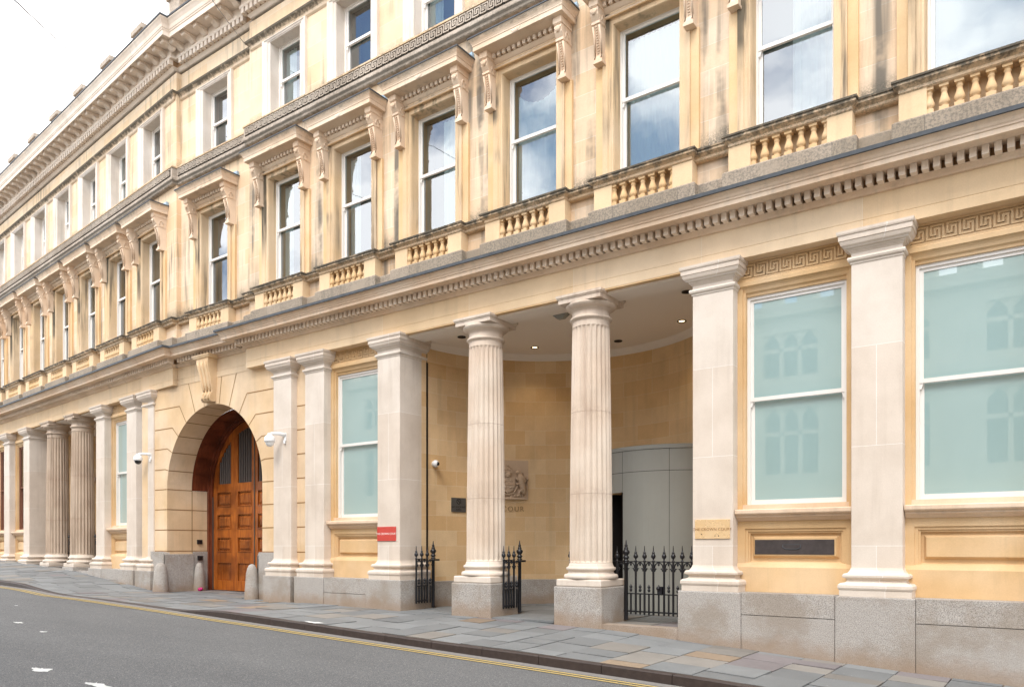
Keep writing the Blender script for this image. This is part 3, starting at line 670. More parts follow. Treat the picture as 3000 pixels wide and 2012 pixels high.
gs_b, gp_b = sash_mesh(.70, .60, 2.18, 3.665, .32, .045, mat='sashdark'), pane_mesh(.70, .60, 2.18, 3.665, .32, 'glass', .045)
gr_me = room_mesh(.72, .55, 3.7, .32)
gb = MB().obox(-.631, .631, -.6, .152, -.976, -.669).obox(-.631, .631, -.6, .15, -2.6, -.986).obox(-.66, .66, -.6, .12, -2.5, -.70); gb_me = gb.mesh('granite_base', 'granite')
def bay(F, c, me, brown=False):
    W = F @ T(c, 0, 0); q = link('bay_window', me, court, W)
    link('fret_lattice', bk_me, q, W); link('sash_frame', gs_b if brown else gs_me, q, W); link('window_pane', gp_b if brown else gp_me, q, W)
    link('granite_base', gb_me, q, W)
    if brown: link('window_room', gr_me, q, W)
for c_ in [-.9475 - PIT * n for n in range(-2, 2)] + [-12.125]: bay(FR, c_, bay_R)
bay(FL, -3.975, bay_L)
for n in range(4): bay(FL, -11.64 - PITL * (n + .5), bay_L, True)

# ---------------------------------------------------------------- gate bay: rusticated wall, arch, keystone, timber gate
AC, AR, AS = -17.32, 2.03, 1.49            # arch axis, radius, springing height
OW = -.17                                  # face of the rusticated wall
XL, XR = -20.6, -13.0
def arch_pt(r, t): return (AC + r * cos(t), AS + r * sin(t))
g = MB()
NA = 48
def wall_band(r, o, xl, xr, ztop, zbot):
    """wall face pierced by the arch"""
    pts = [arch_pt(r, pi - pi * i / NA) for i in range(NA + 1)]
    for (xa, za), (xb, zb) in zip(pts, pts[1:]): g.quad((xa, -o, za), (xb, -o, zb), (xb, -o, ztop), (xa, -o, ztop))
    g.quad((xl, -o, zbot), (AC - r, -o, zbot), (AC - r, -o, ztop), (xl, -o, ztop)); g.quad((AC + r, -o, zbot), (xr, -o, zbot), (xr, -o, ztop), (AC + r, -o, ztop))
wall_band(AR, OW, XL, XR, 4.63, -2.4)
link('gate_wall', g.mesh('gate_wall', 'arch'), court, FR)
g = MB()
pts = [(AC - AR, -2.4)] + [arch_pt(AR, pi - pi * i / NA) for i in range(NA + 1)] + [(AC + AR, -2.4)]
for (xa, za), (xb, zb) in zip(pts, pts[1:]): g.quad((xa, -OW, za), (xb, -OW, zb), (xb, .88, zb), (xa, .88, za))
for (xa, za), (xb, zb) in zip(pts[:2], pts[1:2]): g.quad((xa, .88, za), (xb, .88, zb), (xb, 1.36, zb), (xa, 1.36, za))
g.quad((AC + AR, .88, -2.4), (AC + AR, .88, AS), (AC + AR, 1.36, AS), (AC + AR, 1.36, -2.4))
ARCH = link('arch_reveal', g.mesh('arch_reveal', 'arch'), court, FR)
# sunk joints of the voussoirs and courses, on the face and through the reveal
j = MB(); GD, GW = .004, .011
def groove(p, q, w=GW):
    d = Vector((q[0] - p[0], q[1] - p[1])).normalized(); nn = Vector((-d.y, d.x)) * w
    P = [(p[0] + nn.x, p[1] + nn.y), (q[0] + nn.x, q[1] + nn.y), (q[0] - nn.x, q[1] - nn.y), (p[0] - nn.x, p[1] - nn.y)]
    j.add([(x, -OW - GD, z) for x, z in P], [(0, 1, 2, 3)])
courses = [AS + .53 * i for i in range(5)]
angs = [pi / 2 + s_ * a for s_ in (-1, 1) for a in (rad(20.5), rad(34), rad(48), rad(62), rad(76))]
for s_ in (-1, 1):
    for a, zc in zip((90, 76, 62, 48, 34), (AS, AS + .53, AS + 1.07, AS + 1.60, AS + 2.13)):
        t = pi / 2 - s_ * rad(a); p = arch_pt(AR + .01, t); dx, dz = cos(t), sin(t)
        if a == 90: groove(p, (AC + s_ * 2.62, AS)); continue
        L = (zc - p[1]) / dz if dz > .05 else .3
        L = min(L, (2.62 - abs(p[0] - AC)) / max(abs(dx), .05))
        q = (p[0] + dx * L, p[1] + dz * L); groove(p, q)
        if abs(q[0] - AC) < 2.6: groove(q, (AC + s_ * 2.62, q[1]))
    for a in (21, 9):
        t = pi / 2 - s_ * rad(a); p = arch_pt(AR + .01, t); L = (4.17 - p[1]) / sin(t); groove(p, (p[0] + cos(t) * L, 4.17))
    groove((AC + s_ * .28, 4.17), (AC + s_ * 1.62, 4.17))
    for zc in (.96, .42, -.14): groove((AC + s_ * AR, zc), (AC + s_ * 2.62, zc))
    for zc in (AS, .96, .42, -.14):                                  # courses on the short strips between paired pilasters
        pass
# strips between the paired pilasters
for x0, x1, hs in ((-14.03, -13.55, [3.12, 2.59, 2.05, 1.51, .96, .42, -.14]),): 
    for zc in hs: j.obox(x0, x1, OW - .01, OW + GD, zc - GW, zc + GW)
for a in [90 - v for v in (-62, -76, -90, -48, -34, -20, -8)] + [v for v in ()]: pass
for t in [pi / 2 + s_ * rad(a) for s_ in (-1, 1) for a in (9, 21, 34, 48, 62, 76, 90)]:
    p = arch_pt(AR - .004, t); tx, tz = -sin(t) * GW, cos(t) * GW
    for y0, y1 in ((-OW, .88),): j.add([(p[0] + tx, y0, p[1] + tz), (p[0] - tx, y0, p[1] - tz), (p[0] - tx, y1, p[1] - tz), (p[0] + tx, y1, p[1] + tz)], [(0, 1, 2, 3)])
for k in (-1, 1):
    for zc in (.96, .42, -.14): x = AC + k * (AR - .004); j.add([(x, -OW, zc + GW), (x, -OW, zc - GW), (x, 1.36, zc - GW), (x, 1.36, zc + GW)], [(0, 1, 2, 3)])
    x = AC + k * (AR - .004); j.add([(x, .872, -.2), (x, .892, -.2), (x, .892, AS), (x, .872, AS)], [(0, 1, 2, 3)])
M['joint'] = simple('sunk_joint_stone', (.30, .17, .075), .95, .05, 0, .2, 10)
link('joint_groove', j.mesh('joint_groove', 'joint'), ARCH, FR)
# granite foot of the arch piers
f = MB()
for k in (-1, 1):
    x0, x1 = sorted((AC + k * (AR - .05), AC + k * 2.66)); f.prism([(x0 if k < 0 else x0 + 0, -2.4), (x1, -2.4), (x1, -.25), (x1 - (.06 if k < 0 else 0), -.16), (x0 + (.06 if k > 0 else 0), -.16), (x0, -.25)], OW - .05, OW + .10)
    a, b_ = sorted((AC + k * AR, AC + k * (AR - .06))); f.obox(a, b_, -.9, OW + .10, -2.4, -.22); a, b_ = sorted((AC + k * AR, AC + k * (AR - .02))); f.obox(a, b_, -1.36, -.9, -2.4, -.16)
link('arch_foot', f.mesh('arch_foot', 'granite'), ARCH, FR, .02)
# keystone: scrolled console
k = MB(); HWk = .28
prof = [(OW - .02, 4.60), (.10, 4.60), (.10, 4.52), (.085, 4.40), (.05, 4.28), (.01, 4.12), (-.01, 3.98), (-.05, 3.86), (-.05, 3.78), (-.02, 3.76), (0, 3.72), (.01, 3.66), (0, 3.60), (-.02, 3.565), (-.05, 3.555), (OW - .02, 3.57)]
def taper(m, prof, wt, wb, z0, z1):
    n = len(prof); v = []
    for sgn in (-1, 1):
        for o, hh in prof: u = (hh - z0) / (z1 - z0); v.append((AC + sgn * (wb + (wt - wb) * u), -o, hh))
    m.add(v, [(i, (i + 1) % n, n + (i + 1) % n, n + i) for i in range(n)] + [tuple(range(n))[::-1], tuple(range(n, 2 * n))])
taper(k, prof, .25, .185, 3.55, 4.60)
for q in (-.66, 0, .66):                                           # fluting rolls down the face
    pts_ = [(AC + q * (.18 + .065 * (hh - 3.55) / 1.05), -o - .004, hh) for o, hh in prof[2:13]]; k.tube(pts_, .036, 7)
k.sweep([(AC - .31, .15), (AC - .31, -.11), (AC + .31, -.11), (AC + .31, .15)], [(-.3, 4.60), (.0, 4.60), (.02, 4.615), (.03, 4.64), (.045, 4.66), (.045, 4.69), (-.3, 4.69)])
link('keystone', k.mesh('keystone', 'arch'), court, FR)
# panelled timber soffit and frame
OD = -1.42
q = MB(); rs = AR - .03
for i in range(14):
    t0, t1 = pi - pi * i / 14 - .012, pi - pi * (i + 1) / 14 + .012
    for a, b_ in [(t0 + (t1 - t0) * s_ / 4, t0 + (t1 - t0) * (s_ + 1) / 4) for s_ in range(4)]:
        (xa, za), (xb, zb) = arch_pt(rs, a), arch_pt(rs, b_); q.quad((xa, .885, za), (xb, .885, zb), (xb, 1.33, zb), (xa, 1.33, za))
    (xa, za), (xb, zb) = arch_pt(rs + .02, t0), arch_pt(rs + .02, t0 + .024)
for i in range(NA):
    (xa, za), (xb, zb) = arch_pt(rs + .022, pi - pi * i / NA), arch_pt(rs + .022, pi - pi * (i + 1) / NA); q.quad((xa, .87, za), (xb, .87, zb), (xb, 1.36, zb), (xa, 1.36, za))
    for ra, rb, ya, yb in ((rs + .02, rs - .07, 1.33, 1.33), (rs - .07, rs - .07, 1.33, 1.37), (rs - .07, 1.86, 1.37, 1.37), (1.86, 1.86, 1.37, 1.46)):
        p0, p1, p2, p3 = arch_pt(ra, pi - pi * i / NA), arch_pt(ra, pi - pi * (i + 1) / NA), arch_pt(rb, pi - pi * (i + 1) / NA), arch_pt(rb, pi - pi * i / NA)
        q.quad((p0[0], ya, p0[1]), (p1[0], ya, p1[1]), (p2[0], yb, p2[1]), (p3[0], yb, p3[1]))
for k_ in (-1, 1):
    for ra, rb, ya, yb in ((AR + .02, rs - .07, 1.335, 1.335), (rs - .07, rs - .07, 1.335, 1.37), (rs - .07, 1.86, 1.37, 1.37), (1.86, 1.86, 1.37, 1.46)):
        q.quad((AC + k_ * ra, ya, -1.5), (AC + k_ * rb, yb, -1.5), (AC + k_ * rb, yb, AS), (AC + k_ * ra, ya, AS))
GATE = link('timber_gate', q.mesh('timber_gate', 'soffit'), court, FR)
m = MB(); m.box(AC - 2.0, AC + 2.0, 1.55, 1.6, -2, 3.6); link('gate_backing', m.mesh('gate_backing', 'dark'), GATE, FR)
RD = 1.855
def leaf(k_):
    """one leaf: stiles, rails, raised panels, with a barred opening that follows the arch"""
    L = MB(); P = MB(); B = MB()
    X = lambda u: AC + k_ * (RD - u)                                # u measured from the hanging stile
    za = lambda x: AS + math.sqrt(max(0, RD * RD - (x - AC) ** 2))
    def member(u0, u1, z0, z1, o0=OD - .06, o1=OD, m=L): a, b_ = sorted((X(u0), X(u1))); m.obox(a, b_, o0, o1, z0, z1)
    cols_ = [(.185, .815), (1.11, 1.73)]; rows_ = [(-.94, -.47), (-.17, .23), (.445, .855), (1.05, 1.465)]
    zb = -1.205; ztop = 1.68
    us = [0, .185, .815, 1.11, 1.73, 1.85]
    for u0, u1 in ((0, .185), (.815, 1.11), (1.73, 1.853)): member(u0, u1, zb, ztop)
    edges = [zb] + [v for r_ in rows_ for v in r_] + [ztop]
    for u0, u1 in cols_:
        for z0, z1 in zip(edges[::2], edges[1::2]): member(u0, u1, z0, z1, o1=OD - .002)
    # upper part: face with two barred openings, built in fine strips under the curve
    N = 60
    def in_open(u): return .235 <= u <= .815 or 1.11 <= u <= 1.72
    for i in range(N):
        u0, u1 = RD * i / N, RD * (i + 1) / N; um = (u0 + u1) / 2; x0, x1 = X(u0), X(u1); z0, z1 = za(x0), za(x1)
        if in_open(um):
            lo0, lo1 = max(ztop, z0 - .20 - .05 * 0), max(ztop, z1 - .20)
            L.quad((x0, -OD, lo0), (x1, -OD, lo1), (x1, -OD, z1), (x0, -OD, z0)); L.quad((x0, -OD, lo0), (x1, -OD, lo1), (x1, -OD + .06, lo1), (x0, -OD + .06, lo0))
        else: L.quad((x0, -OD, ztop), (x1, -OD, ztop), (x1, -OD, z1), (x0, -OD, z0))
    for u in (.235, .815, 1.11, 1.72): L.quad((X(u), -OD, ztop), (X(u), -OD + .06, ztop), (X(u), -OD + .06, za(X(u)) - .1), (X(u), -OD, za(X(u)) - .1))
    for (u0, u1) in cols_:
        for r_, (z0, z1) in enumerate(rows_):
            a, b_ = sorted((X(u0), X(u1))); y0 = -OD + .03
            P.quad((a, y0, z0), (b_, y0, z0), (b_, y0, z1), (a, y0, z1))
            if r_:                                                  # fielded panel
                e1, e2 = .05, .105
                A = [(a + e1, y0, z0 + e1), (b_ - e1, y0, z0 + e1), (b_ - e1, y0, z1 - e1), (a + e1, y0, z1 - e1)]; Q = [(a + e2, y0 - .03, z0 + e2), (b_ - e2, y0 - .03, z0 + e2), (b_ - e2, y0 - .03, z1 - e2), (a + e2, y0 - .03, z1 - e2)]
                P.add(A + Q, [(4, 5, 6, 7), (0, 1, 5, 4), (1, 2, 6, 5), (2, 3, 7, 6), (3, 0, 4, 7)])
                for (xa, xb, zc, zd) in ((a, a + .022, z0, z1), (b_ - .022, b_, z0, z1), (a + .022, b_ - .022, z0, z0 + .022), (a + .022, b_ - .022, z1 - .022, z1)): P.box(xa, xb, -OD - .012, -OD + .03, zc, zd)
    for u0, u1 in ((.235, .815), (1.11, 1.72)):
        nb = 5
        for i in range(nb + 1):
            u = u0 + (u1 - u0) * (i + .5) / (nb + 1); x = X(u); zt = za(x) - .19
            if zt > ztop + .05: B.lathe(x, -OD + .045, [(.034, ztop - .02), (.034, zt)], 8)
    for r_ in range(24):
        pass
    a = link('gate_leaf', L.mesh('gate_leaf', 'door'), GATE, FR); link('gate_panel', P.mesh('gate_panel', 'doorpanel'), GATE, FR); link('gate_grille', B.mesh('gate_grille', 'ironbar'), GATE, FR)
def ironbar():
    t = NT('louvred_iron'); t.geo(); w_ = t.n('TexWave', {'Vector': t._g, 'Scale': 12.0}, bands_direction='Z').outputs['Fac']
    return t.base(t.mix(w_, lin(.03, .024, .022), lin(.13, .10, .085)), .5, .4)
M['ironbar'] = ironbar()
leaf(-1); leaf(1)
m = MB(); m.obox(AC - .012, AC + .012, OD - .01, OD + .02, -1.2, AS + RD - .03); m.obox(AC - RD - .02, AC - RD + .012, OD - .01, OD + .035, -1.2, AS - .15); link('metal_edge', m.mesh('metal_edge', 'signgrey'), GATE, FR)

# wall behind the other pilasters, piers and porch
# ---------------------------------------------------------------- porches: curved niche, ceiling, floor
def porch(F, c, r, o0, name_suffix=''):
    n = 40; m = MB()
    P = [(c - r * cos(pi * i / n), -o0 + r * sin(pi * i / n)) for i in range(n + 1)]
    L = 0; m.smooth = True
    v = [(x, y, z) for z in (-.74, 4.06) for x, y in P]
    m.add(v, [(i, i + 1, n + 2 + i, n + 1 + i) for i in range(n)])
    m.smooth = False
    w_ = link('niche_wall', m.mesh('niche_wall', 'niche'), court, F)
    m = MB(); v = []; rr = [(r - .02, -.735), (r - .02, -2.4)]
    v = [(c - q * cos(pi * i / n), -o0 + q * sin(pi * i / n), z) for q, z in ((r, -.73), (r - .025, -.74), (r - .025, -2.4)) for i in range(n + 1)]
    m.add(v, [(k * (n + 1) + i, k * (n + 1) + i + 1, (k + 1) * (n + 1) + i + 1, (k + 1) * (n + 1) + i) for k in (0, 1) for i in range(n)])
    link('niche_base', m.mesh('niche_base', 'granite'), w_, F)
    m = MB()
    prof = [(r, 4.04), (r - .02, 4.04), (r - .03, 4.055), (r - .035, 4.09), (r - .07, 4.12), (r - .09, 4.15), (r - .10, 4.175)]
    v = [(c - q * cos(pi * i / n), -o0 + q * sin(pi * i / n), z) for q, z in prof for i in range(n + 1)]
    m.smooth = True; m.add(v, [(k * (n + 1) + i, k * (n + 1) + i + 1, (k + 1) * (n + 1) + i + 1, (k + 1) * (n + 1) + i) for k in range(len(prof) - 1) for i in range(n)])
    m.smooth = False
    # string a little below the ceiling
    v = [(c - q * cos(pi * i / n), -o0 + q * sin(pi * i / n), z) for q, z in ((r, 3.74), (r - .012, 3.745), (r - .012, 4.04)) for i in range(n + 1)]
    m.cur = 1; m.add(v, [(k * (n + 1) + i, k * (n + 1) + i + 1, (k + 1) * (n + 1) + i + 1, (k + 1) * (n + 1) + i) for k in (0, 1) for i in range(n)])
    link('cornice_moulding', m.mesh('cornice_moulding', ['ceiling', 'niche']), w_, F)
    m = MB(); m.quad((c - r - .3, .40, 4.172), (c + r + .3, .40, 4.172), (c + r + .3, -o0 + r, 4.172), (c - r - .3, -o0 + r, 4.172))
    m.obox(c - r - .2, c + r + .2, -.56, -.10, 4.10, 4.164)
    link('porch_ceiling', m.mesh('porch_ceiling', ['ceiling']), court, F)
    return w_
PCR, PRAD, PO = -7.65, 3.04, -.62
nicheR = porch(FR, PCR, PRAD, PO)
nicheL = porch(FL, -8.355, 2.95, PO)
# underside of the architrave beam across each porch, in golden stone
m = MB(); m.obox(-10.7, -4.6, -.56, -.004, 4.135, 4.159); link('porch_beam', m.mesh('porch_beam', 'gold'), court, FR)
m = MB(); m.obox(-11.3, -5.4, -.56, -.004, 4.135, 4.159); link('porch_beam', m.mesh('porch_beam', 'gold'), court, FL)
# draught lobby: a grey drum standing in the niche
LCx, LCo, LR = -6.42, -3.50, 1.50
m = MB(); n = 40; a0, a1 = rad(182), rad(358); top, seam, bot, dt = 1.86, 1.38, -1.27, 1.01
ts = [a0 + (a1 - a0) * i / n for i in range(n + 1)]
lp = lambda t, r=LR: (LCx + r * cos(t), -LCo + r * sin(t))
d0, d1 = rad(225), rad(251)
m.smooth = True
for ta, tb in zip(ts, ts[1:]):
    zb_ = dt if d0 < (ta + tb) / 2 < d1 else bot
    (xa, ya), (xb, yb) = lp(ta), lp(tb); m.quad((xa, ya, zb_), (xb, yb, zb_), (xb, yb, seam - .004), (xa, ya, seam - .004)); m.quad((xa, ya, seam + .004), (xb, yb, seam + .004), (xb, yb, top - .08), (xa, ya, top - .08))
    (xc, yc), (xd, yd) = lp(ta, LR + .015), lp(tb, LR + .015); m.quad((xc, yc, top - .075), (xd, yd, top - .075), (xd, yd, top), (xc, yc, top))
m.smooth = False
m.add([(*lp(t, LR + .015), top) for t in ts] + [(LCx, -LCo, top)], [(i, i + 1, n + 1) for i in range(n)])
m.cur = 1
for ta, tb in zip(ts, ts[1:]):
    (xa, ya), (xb, yb) = lp(ta, LR - .012), lp(tb, LR - .012); m.quad((xa, ya, seam - .01), (xb, yb, seam - .01), (xb, yb, top), (xa, ya, top))
    if d0 < (ta + tb) / 2 < d1: (xa, ya), (xb, yb) = lp(ta, LR - .45), lp(tb, LR - .45); m.quad((xa, ya, bot), (xb, yb, bot), (xb, yb, dt + .1), (xa, ya, dt + .1))
for t in (d0, d1): (xa, ya), (xb, yb) = lp(t), lp(t, LR - .45); m.quad((xa, ya, bot), (xb, yb, bot), (xb, yb, dt), (xa, ya, dt))
for t in (rad(252), rad(289), rad(318)):
    (xa, ya), (xb, yb) = lp(t - .002, LR + .002), lp(t + .002, LR + .002); m.quad((xa, ya, bot), (xb, yb, bot), (xb, yb, top), (xa, ya, top))
link('draught_lobby', m.mesh('draught_lobby', ['lobby', 'dark']), court, FR)
m = MB(); m.obox(-10.697, -10.672, -.80, -.755, -1.2, 4.0); link('shadow_gap_strip', m.mesh('shadow_gap_strip', 'dark'), court, FR)  # dark strip painted in as the shadow of the gap between pier and niche
# royal arms: slab with shield, crown and two supporters in relief
tA = Matrix.Translation((-9.965, 2.575, 0)) @ RZ(rad(49.6))
m = MB(); m.obox(-.47, .47, -.03, .035, 1.01, 1.86); ARMS = link('coat_of_arms', m.mesh('coat_of_arms', 'arms'), nicheR, FR @ tA, .006)
m = MB()
m.prism([(-.155, 1.48), (.155, 1.48), (.15, 1.30), (.10, 1.20), (0, 1.14), (-.10, 1.20), (-.15, 1.30)], .03, .085)
m.obox(-.006, .006, .08, .10, 1.17, 1.47); m.obox(-.14, .14, .08, .10, 1.325, 1.337)
for k in (-1, 1): m.ball((k * .07, -.09, 1.40), .035, 1.1, .5, .7, 8, 5); m.ball((k * .06, -.09, 1.26), .035, 1, .5, .8, 8, 5)
m.ball((0, -.08, 1.54), .075, 1, .6, .9); m.obox(-.085, .085, .03, .11, 1.585, 1.62)
for i in range(5): x = (i - 2) * .036; m.tube([(x, -.09, 1.62), (x * 1.25, -.085, 1.72 - abs(i - 2) * .018)], [.016, .007], 6)
m.ball((0, -.085, 1.745), .02, 1, .8, 1.3, 8, 6)
m.tube([(-.20, -.075, 1.47), (-.21, -.07, 1.30), (-.14, -.07, 1.15), (0, -.07, 1.105), (.14, -.07, 1.15), (.21, -.07, 1.30), (.20, -.075, 1.47)], .018, 6)
for k in (-1, 1):                                                    # lion and unicorn, rearing
    m.tube([(k * .36, -.07, 1.12), (k * .335, -.085, 1.25), (k * .30, -.095, 1.36), (k * .285, -.10, 1.47), (k * .25, -.10, 1.565)], [.045, .062, .068, .075, .05], 9)
    m.ball((k * .225, -.105, 1.60), .05, 1.15, .8, .9)
    m.tube([(k * .26, -.10, 1.60), (k * .31, -.085, 1.56), (k * .325, -.085, 1.47)], [.03, .035, .015], 7)
    m.tube([(k * .27, -.11, 1.47), (k * .21, -.11, 1.44), (k * .17, -.11, 1.48)], [.032, .024, .018], 7)
    m.tube([(k * .28, -.11, 1.38), (k * .22, -.11, 1.34), (k * .17, -.105, 1.35)], [.032, .024, .018], 7)
    m.tube([(k * .33, -.10, 1.22), (k * .26, -.10, 1.19), (k * .24, -.09, 1.10), (k * .19, -.09, 1.075)], [.045, .034, .024, .02], 7)
    m.tube([(k * .38, -.08, 1.18), (k * .44, -.07, 1.24), (k * .415, -.07, 1.36), (k * .445, -.07, 1.46), (k * .40, -.07, 1.50)], [.018, .016, .02, .024, .012], 6)
    for i in range(4): m.ball((k * (.08 + .085 * i), -.06, 1.075 + .012 * (i % 2)), .035, 1, .6, .8, 7, 5)
m.obox(-.42, .42, .03, .085, 1.012, 1.055)
link('arms_relief', m.mesh('arms_relief', 'arms'), ARMS, FR @ tA)
LET = text_mesh('LAW COURTS', .155, 'cut', .004, 1.25)
o_ = link('wall_lettering', LET, nicheR, FR @ tA @ T(0, -.012, .80))

# ---------------------------------------------------------------- ground: levels along the front
def lerp_tab(tab, x):
    if x <= tab[0][0]: return tab[0][1]
    for (a, va), (b_, vb) in zip(tab, tab[1:]):
        if x <= b_: t = (x - a) / (b_ - a); return va + (vb - va) * t
    return tab[-1][1]
FOOT = [(-60, .9), (-40, -.25), (-30, -.62), (-26, -.745), (-23.5, -.91), (-21.3, -1.058), (-20.2, -1.15), (-19.2, -1.215), (-17.3, -1.215), (-15.5, -1.245), (-13, -1.23), (-10.6, -1.262), (-8.4, -1.275), (-6.15, -1.325), (-3.5, -1.485), (-.45, -1.668), (6, -2.06), (20, -2.9), (60, -5.3)]
KTOP = [(-60, .75), (-40, -.42), (-30, -.76), (-24.2, -.93), (-21.6, -.97), (-20.6, -1.04), (-19.2, -1.12), (-17, -1.16), (-14.1, -1.245), (-13.2, -1.215), (-12.7, -1.20), (-11.5, -1.238), (-7.2, -1.385), (-6, -1.41), (-3.35, -1.50), (0, -1.70), (6, -2.08), (20, -2.95), (60, -5.3)]
KBOT = [(-60, .62), (-40, -.55), (-30, -.88), (-24.2, -1.045), (-21.6, -1.07), (-20.3, -1.085), (-19.2, -1.13), (-17, -1.175), (-14.1, -1.262), (-12.7, -1.312), (-11.5, -1.352), (-7.2, -1.492), (-6, -1.53), (-3.35, -1.62), (0, -1.82), (6, -2.2), (20, -3.07), (60, -5.45)]
KO = 2.70
def gp(u, o, h):
    F = FR if u >= PX else FL
    p = F @ Vector((u if u >= PX else u - PX, -o, h)); return (p.x, p.y, p.z)
def pave_h(u, o): t = min(1, max(0, o / KO)); return lerp_tab(FOOT, u) * (1 - t) + lerp_tab(KTOP, u) * t
US = [-60, -50, -40, -34] + [-30 + .5 * i for i in range(0, 73)] + [8, 12, 20, 40, 60]
def sheet(os_, hf, mat, name, kind='structure'):
    m = MB(); v = [gp(u, o, hf(u, o)) for u in US for o in os_]; k_ = len(os_)
    m.smooth = True; m.add(v, [(i * k_ + jj, (i + 1) * k_ + jj, (i + 1) * k_ + jj + 1, i * k_ + jj + 1) for i in range(len(US) - 1) for jj in range(k_ - 1)])
    return struct(name, m.mesh(name, mat), kind)
sheet([KO + .01, KO + .16, KO + .5, 4.2, 5.5, 6.8, 8.0, 8.62], lambda u, o: lerp_tab(KBOT, u) + .05 * math.exp(-((o - 5.6) / 1.8) ** 2) - .004, 'asphalt', 'road')
sheet([KO + .008, KO + .17], lambda u, o: lerp_tab(KBOT, u) + .002, 'gutter', 'gutter')
for a in (.235, .345):
    m = MB(); us = [u for u in US if -32 <= u <= 12]; rnd = random.Random(3)
    v = []
    for u in us:
        wgl = rnd.uniform(-.006, .006)
        for o in (KO + a + wgl, KO + a + .055 + wgl): v.append(gp(u, o, lerp_tab(KBOT, u) + .05 * math.exp(-((o - 5.6) / 1.8) ** 2) + .003))
    m.add(v, [(2 * i, 2 * i + 2, 2 * i + 3, 2 * i + 1) for i in range(len(us) - 1)]); struct('yellow_line', m.mesh('yellow_line', 'yellow'))
# bed of the pavement, dark in the joints
M['bed'] = simple('joint_grit', (.035, .032, .028), .95, .1, 0, .4, 20)
sheet([-3.9, -1.8, -.6, 0, 1.3, KO - .02], lambda u, o: (pave_h(u, o) if o > -.2 else lerp_tab(FOOT, u)) - .020, 'bed', 'pavement_bed')
rnd = random.Random(11)
def flags(m, tints, u0, u1, o0, o1, hf, row=(.48, .68), ln=(.36, .68), across=True):
    u = u0
    while u < u1 - .05:
        w_ = min(rnd.uniform(*row), u1 - u); o = o0 + (0 if rnd.random() < .3 else -rnd.uniform(0, .4))
        while o < o1 - .02:
            L = rnd.uniform(*ln); e = min(o + L, o1)
            if o1 - e < .18: e = o1
            oo = max(o, o0)
            if e - oo > .05:
                g_ = rnd.uniform(.005, .011); dz = rnd.uniform(-.006, .004); tx, ty = rnd.uniform(-.007, .007), rnd.uniform(-.007, .007)
                jit = lambda: rnd.uniform(-.004, .004)
                C = [(u + g_ + jit(), oo + g_), (u + w_ - g_ + jit(), oo + g_ + jit()), (u + w_ - g_ + jit(), e - g_), (u + g_ + jit(), e - g_ + jit())]
                top = [gp(a, b_, hf(a, b_) + dz + tx * (a - u) / w_ + ty * (b_ - oo)) for a, b_ in C]; botm = [(x, y, z - .035) for x, y, z in top]
                m.add(top + botm, [(0, 1, 2, 3), (0, 4, 5, 1), (1, 5, 6, 2), (2, 6, 7, 3), (3, 7, 4, 0)])
                q = rnd.random(); k_ = rnd.uniform(.80, 1.15)
                c_ = (.190, .198, .20) if q < .70 else (.215, .20, .18) if q < .91 else (.245, .185, .13) if q < .935 else (.19, .17, .172)
                tints += [tuple(x * k_ for x in c_) + (1,)] * 5
            o = e
        u += w_
def flag_obj(name, jobs):
    m = MB(); tints = []
    for jb in jobs: flags(m, tints, *jb)
    me = m.mesh(name, 'flag'); at = me.color_attributes.new('tint', 'FLOAT_COLOR', 'CORNER')
    data = []
    for p in me.polygons:
        for _ in p.loop_indices: data += tints[p.index]
    at.data.foreach_set('color', data); return struct(name, me)
flag_obj('pavement', [(-32, 9, .0, KO - .13, pave_h)])
flag_obj('gate_threshold', [(-19.34, -15.30, -1.50, .0, lambda u, o: -1.218 + .0 * u)])
flag_obj('porch_floor', [(-10.75, -4.4, -3.9, .12, lambda u, o: -1.262, (.6, .9), (.6, .95)), (PX - 11.4, PX - 5.3, -3.9, .0, lambda u, o: -.80, (.6, .9), (.6, .95))])
# stone edge of the porch floor (granite step)
m = MB(); m.obox(-6.1, -4.55, -.12, .14, -2.2, -1.252); struct('porch_step', m.mesh('porch_step', 'granite')).matrix_basis = FR
m = MB(); m.obox(-7.0, -5.3, -.1, .06, -2.2, -.775); struct('porch_step', m.mesh('porch_step', 'granite')).matrix_basis = FL
# kerb stones
m = MB(); u = -40.0
while u < 12:
    L = .93; a, b_ = u + .004, u + L - .004
    P = []
    for q in (a, (a + b_) / 2, b_):
        zt, zb_ = lerp_tab(KTOP, q), lerp_tab(KBOT, q) - .06
        P += [gp(q, KO - .125, zt), gp(q, KO - .018, zt), gp(q, KO - .004, zt - .012), gp(q, KO + .004, zb_), gp(q, KO - .125, zb_)]
    m.add(P, [(s_ * 5 + i, s_ * 5 + (i + 1) % 5, s_ * 5 + 5 + (i + 1) % 5, s_ * 5 + 5 + i) for s_ in (0, 1) for i in range(5)] + [(0, 1, 2, 3, 4), (14, 13, 12, 11, 10)]); u += L
struct('kerb', m.mesh('kerb', 'kerb'))
# far pavement and the ground around
sheet([8.62, 8.64, 10, 12.6], lambda u, o: lerp_tab(KBOT, u) + (.11 if o > 8.63 else -.02), 'flagfar', 'far_pavement') if False else None
M['flagfar'] = simple('far_paving', (.24, .24, .235), .8, .3, 0, .2, 3)
sheet([8.62, 8.63, 10, 14.6], lambda u, o: lerp_tab(KBOT, u) + (.11 if o > 8.625 else -.05), 'flagfar', 'far_pavement')
m = MB(); m.quad((-400, -400, -6.5), (400, -400, -6.5), (400, 400, -6.5), (-400, 400, -6.5)); struct('ground', m.mesh('ground', 'ground'))
